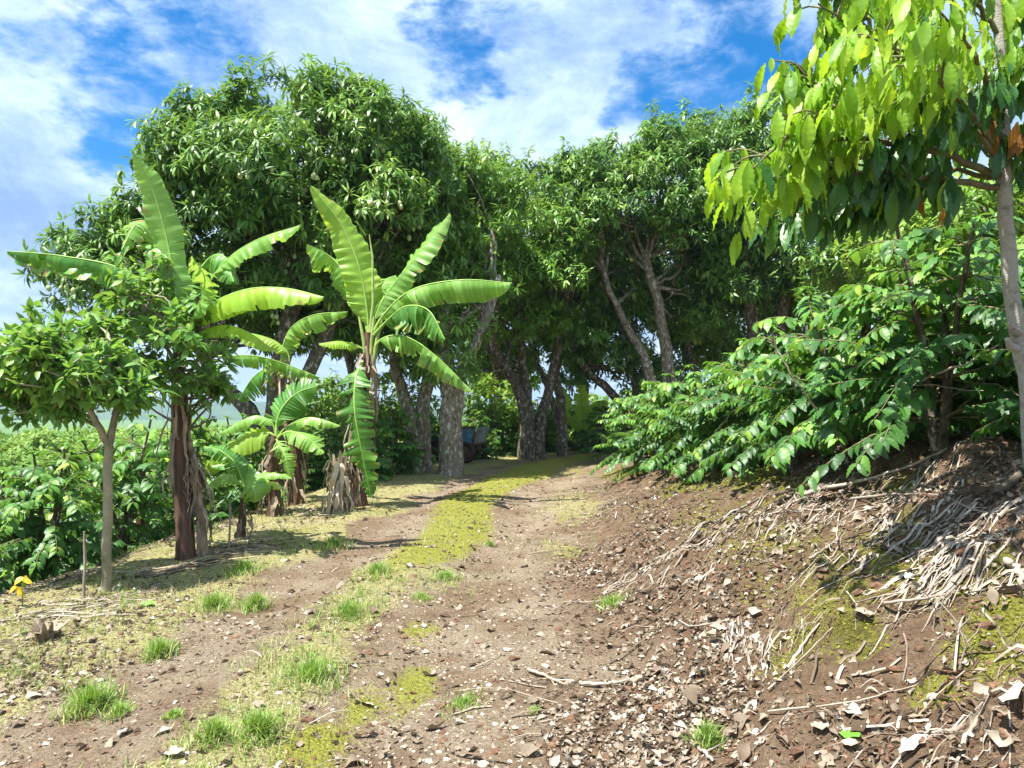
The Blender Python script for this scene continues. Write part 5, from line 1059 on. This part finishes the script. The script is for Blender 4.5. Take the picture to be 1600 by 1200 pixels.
# larger single leaves
T_BR = tpl_curl(91)
def bigleaf_at(px, py, L, lab, seed, mat='litter', v=1., cat='dry leaf', nm='dry_leaf', wr=.33):
    q = np.random.RandomState(seed); p = at(px, py); P, N_ = surf(p[:1], p[1:2], .018); x = rdir(1, q); x[:, 2] *= .15; mb = MB(); inst(mb, tpl_grid(6, obov, bend=q.uniform(-.3, .5), fold=q.uniform(-.1, .6), ripple=.04, nr=2.5), P - x * L * .5, x, N_ + rdir(1, q) * .35, L, L * wr, v)
    tag(mb.build(nm, M[mat], loc=P[0]), lab, cat)
for k, (px, py, L, lab) in enumerate([(1280, 1142, .11, 'largest bleached leaf at the foot of the bank'), (1326, 1116, .09, 'bleached leaf upper right of the largest one'), (1308, 1133, .06, 'narrow bleached leaf between two larger ones'), (1090, 1052, .09, 'white dry leaf on bare red soil'), (1325, 1170, .06, 'small pale leaf touching the fallen green leaf'),
        (1420, 1180, .13, 'broad pale dry leaf near the lower right corner'), (1495, 1182, .09, 'white leaf right of the broad pale one'), (1580, 1090, .14, 'long pale leaf leaning at the right edge'), (575, 1103, .10, 'light tan leaf on the moss in the lower track'), (195, 1148, .10, 'tan curled leaf in the left rut at the bottom'), (1075, 1180, .08, 'curled leaf above the cut stick'),
        (270, 1185, .09, 'pale leaf near the lower left of the track'), (845, 1108, .06, 'round white leaf in the right rut'), (240, 1065, .08, 'white leaf lying left of the left rut'), (1350, 965, .09, 'pale cupped leaf above the mossy mound'), (665, 1022, .05, 'small white leaf beside the upper moss patch')]):
    bigleaf_at(px, py, L, lab, 700 + k, v=.78 + .14 * (k % 2))
bigleaf_at(1331, 1155, .10, 'single fresh green leaf fallen at the foot of the bank', 730, 'green_fallen', .5, 'green leaf', 'green_leaf', .4)
bigleaf_at(230, 948, .14, 'flat fresh green leaf on the dry verge below the forked trunk', 731, 'green_fallen', .5, 'green leaf', 'green_leaf', .3)
# yellow leaved plant at the left edge
yp = at(35, 948); Yp = thing('yellowing_plant', 'low plant with bright yellow leaves at the left edge below the coffee', 'plant', yp); mb = MB(); q = np.random.RandomState(5); n = 7
tube(mb, [yp - [0, 0, .05], yp + [0, 0, .12], yp + [.01, 0, .22]], [.006, .005, .003], 6); mb.build('stalk', M['petiole'], Yp)
mb = MB(); inst(mb, T_AVO, yp + [0, 0, .16] + q.normal(0, .035, (n, 3)), rdir(n, q) + [0, -.2, -.3], rdir(n, q) + [0, -1, .4], .085, .03, q.rand(n)); mb.build('leaves', M['yellow'], Yp)
# small dark stump on the verge
sp_ = at(72, 1000); mb = MB(); q = np.random.RandomState(6)
for k in range(14):
    a = q.uniform(0, 6.28); o = np.array([math.cos(a), math.sin(a), 0]); b0 = sp_ + o * .05; ribbon(mb, [b0 - [0, 0, .02], b0 + o * .02 + [0, 0, .06], b0 + o * q.uniform(.02, .14) + [0, 0, q.uniform(.05, .16)]], np.array([-o[1], o[0], 0]), [.03, .025, .006], q.rand() * .5, .6)
tube(mb, [sp_ - [0, 0, .03], sp_ + [0, 0, .07]], [.06, .045], 10, .2, v=.1)
tag(mb.build('rotten_stump', M['dryblade'], loc=sp_), 'small dark splintered stump on the left verge', 'stump')
# thin stakes and seedlings beside the forked tree
for k, (px, py, top, lab) in enumerate([(130, 935, 830, 'thin grey stake left of the forked trunk'), (357, 858, 780, 'thin grey stake right of the thick banana stem')]):
    p = at(px, py); e = pix(px + 2, top, p[1]); mb = MB(); tube(mb, curve([p - [0, 0, .05], (p + e) / 2 + [.01, 0, 0], e], 8, .003), [.012] * 7 + [.008], 7, .1); tag(mb.build('stake', M['twig'], loc=p), lab, 'stake')

# ------------------------------------------------------------------ air
hz = MB(); x0, x1, y0, y1, z0, z1 = -5000, 5000, -80, 8000, -40, 75
V = [(x, y, z) for z in (z0, z1) for y in (y0, y1) for x in (x0, x1)]
hz.add(V, [(0, 2, 3, 1), (4, 5, 7, 6), (0, 1, 5, 4), (2, 6, 7, 3), (0, 4, 6, 2), (1, 3, 7, 5)], v=.5)
hm, b = newmat('haze'); pv = b.n('ShaderNodeVolumePrincipled'); pv.inputs['Density'].default_value = .0003; pv.inputs['Color'].default_value = (.62, .78, 1, 1); pv.inputs['Anisotropy'].default_value = .3
o = b.n('ShaderNodeOutputMaterial'); b.l(pv.outputs[0], o.inputs['Volume'])
tag(hz.build('haze', hm, smooth=False), kind='stuff')
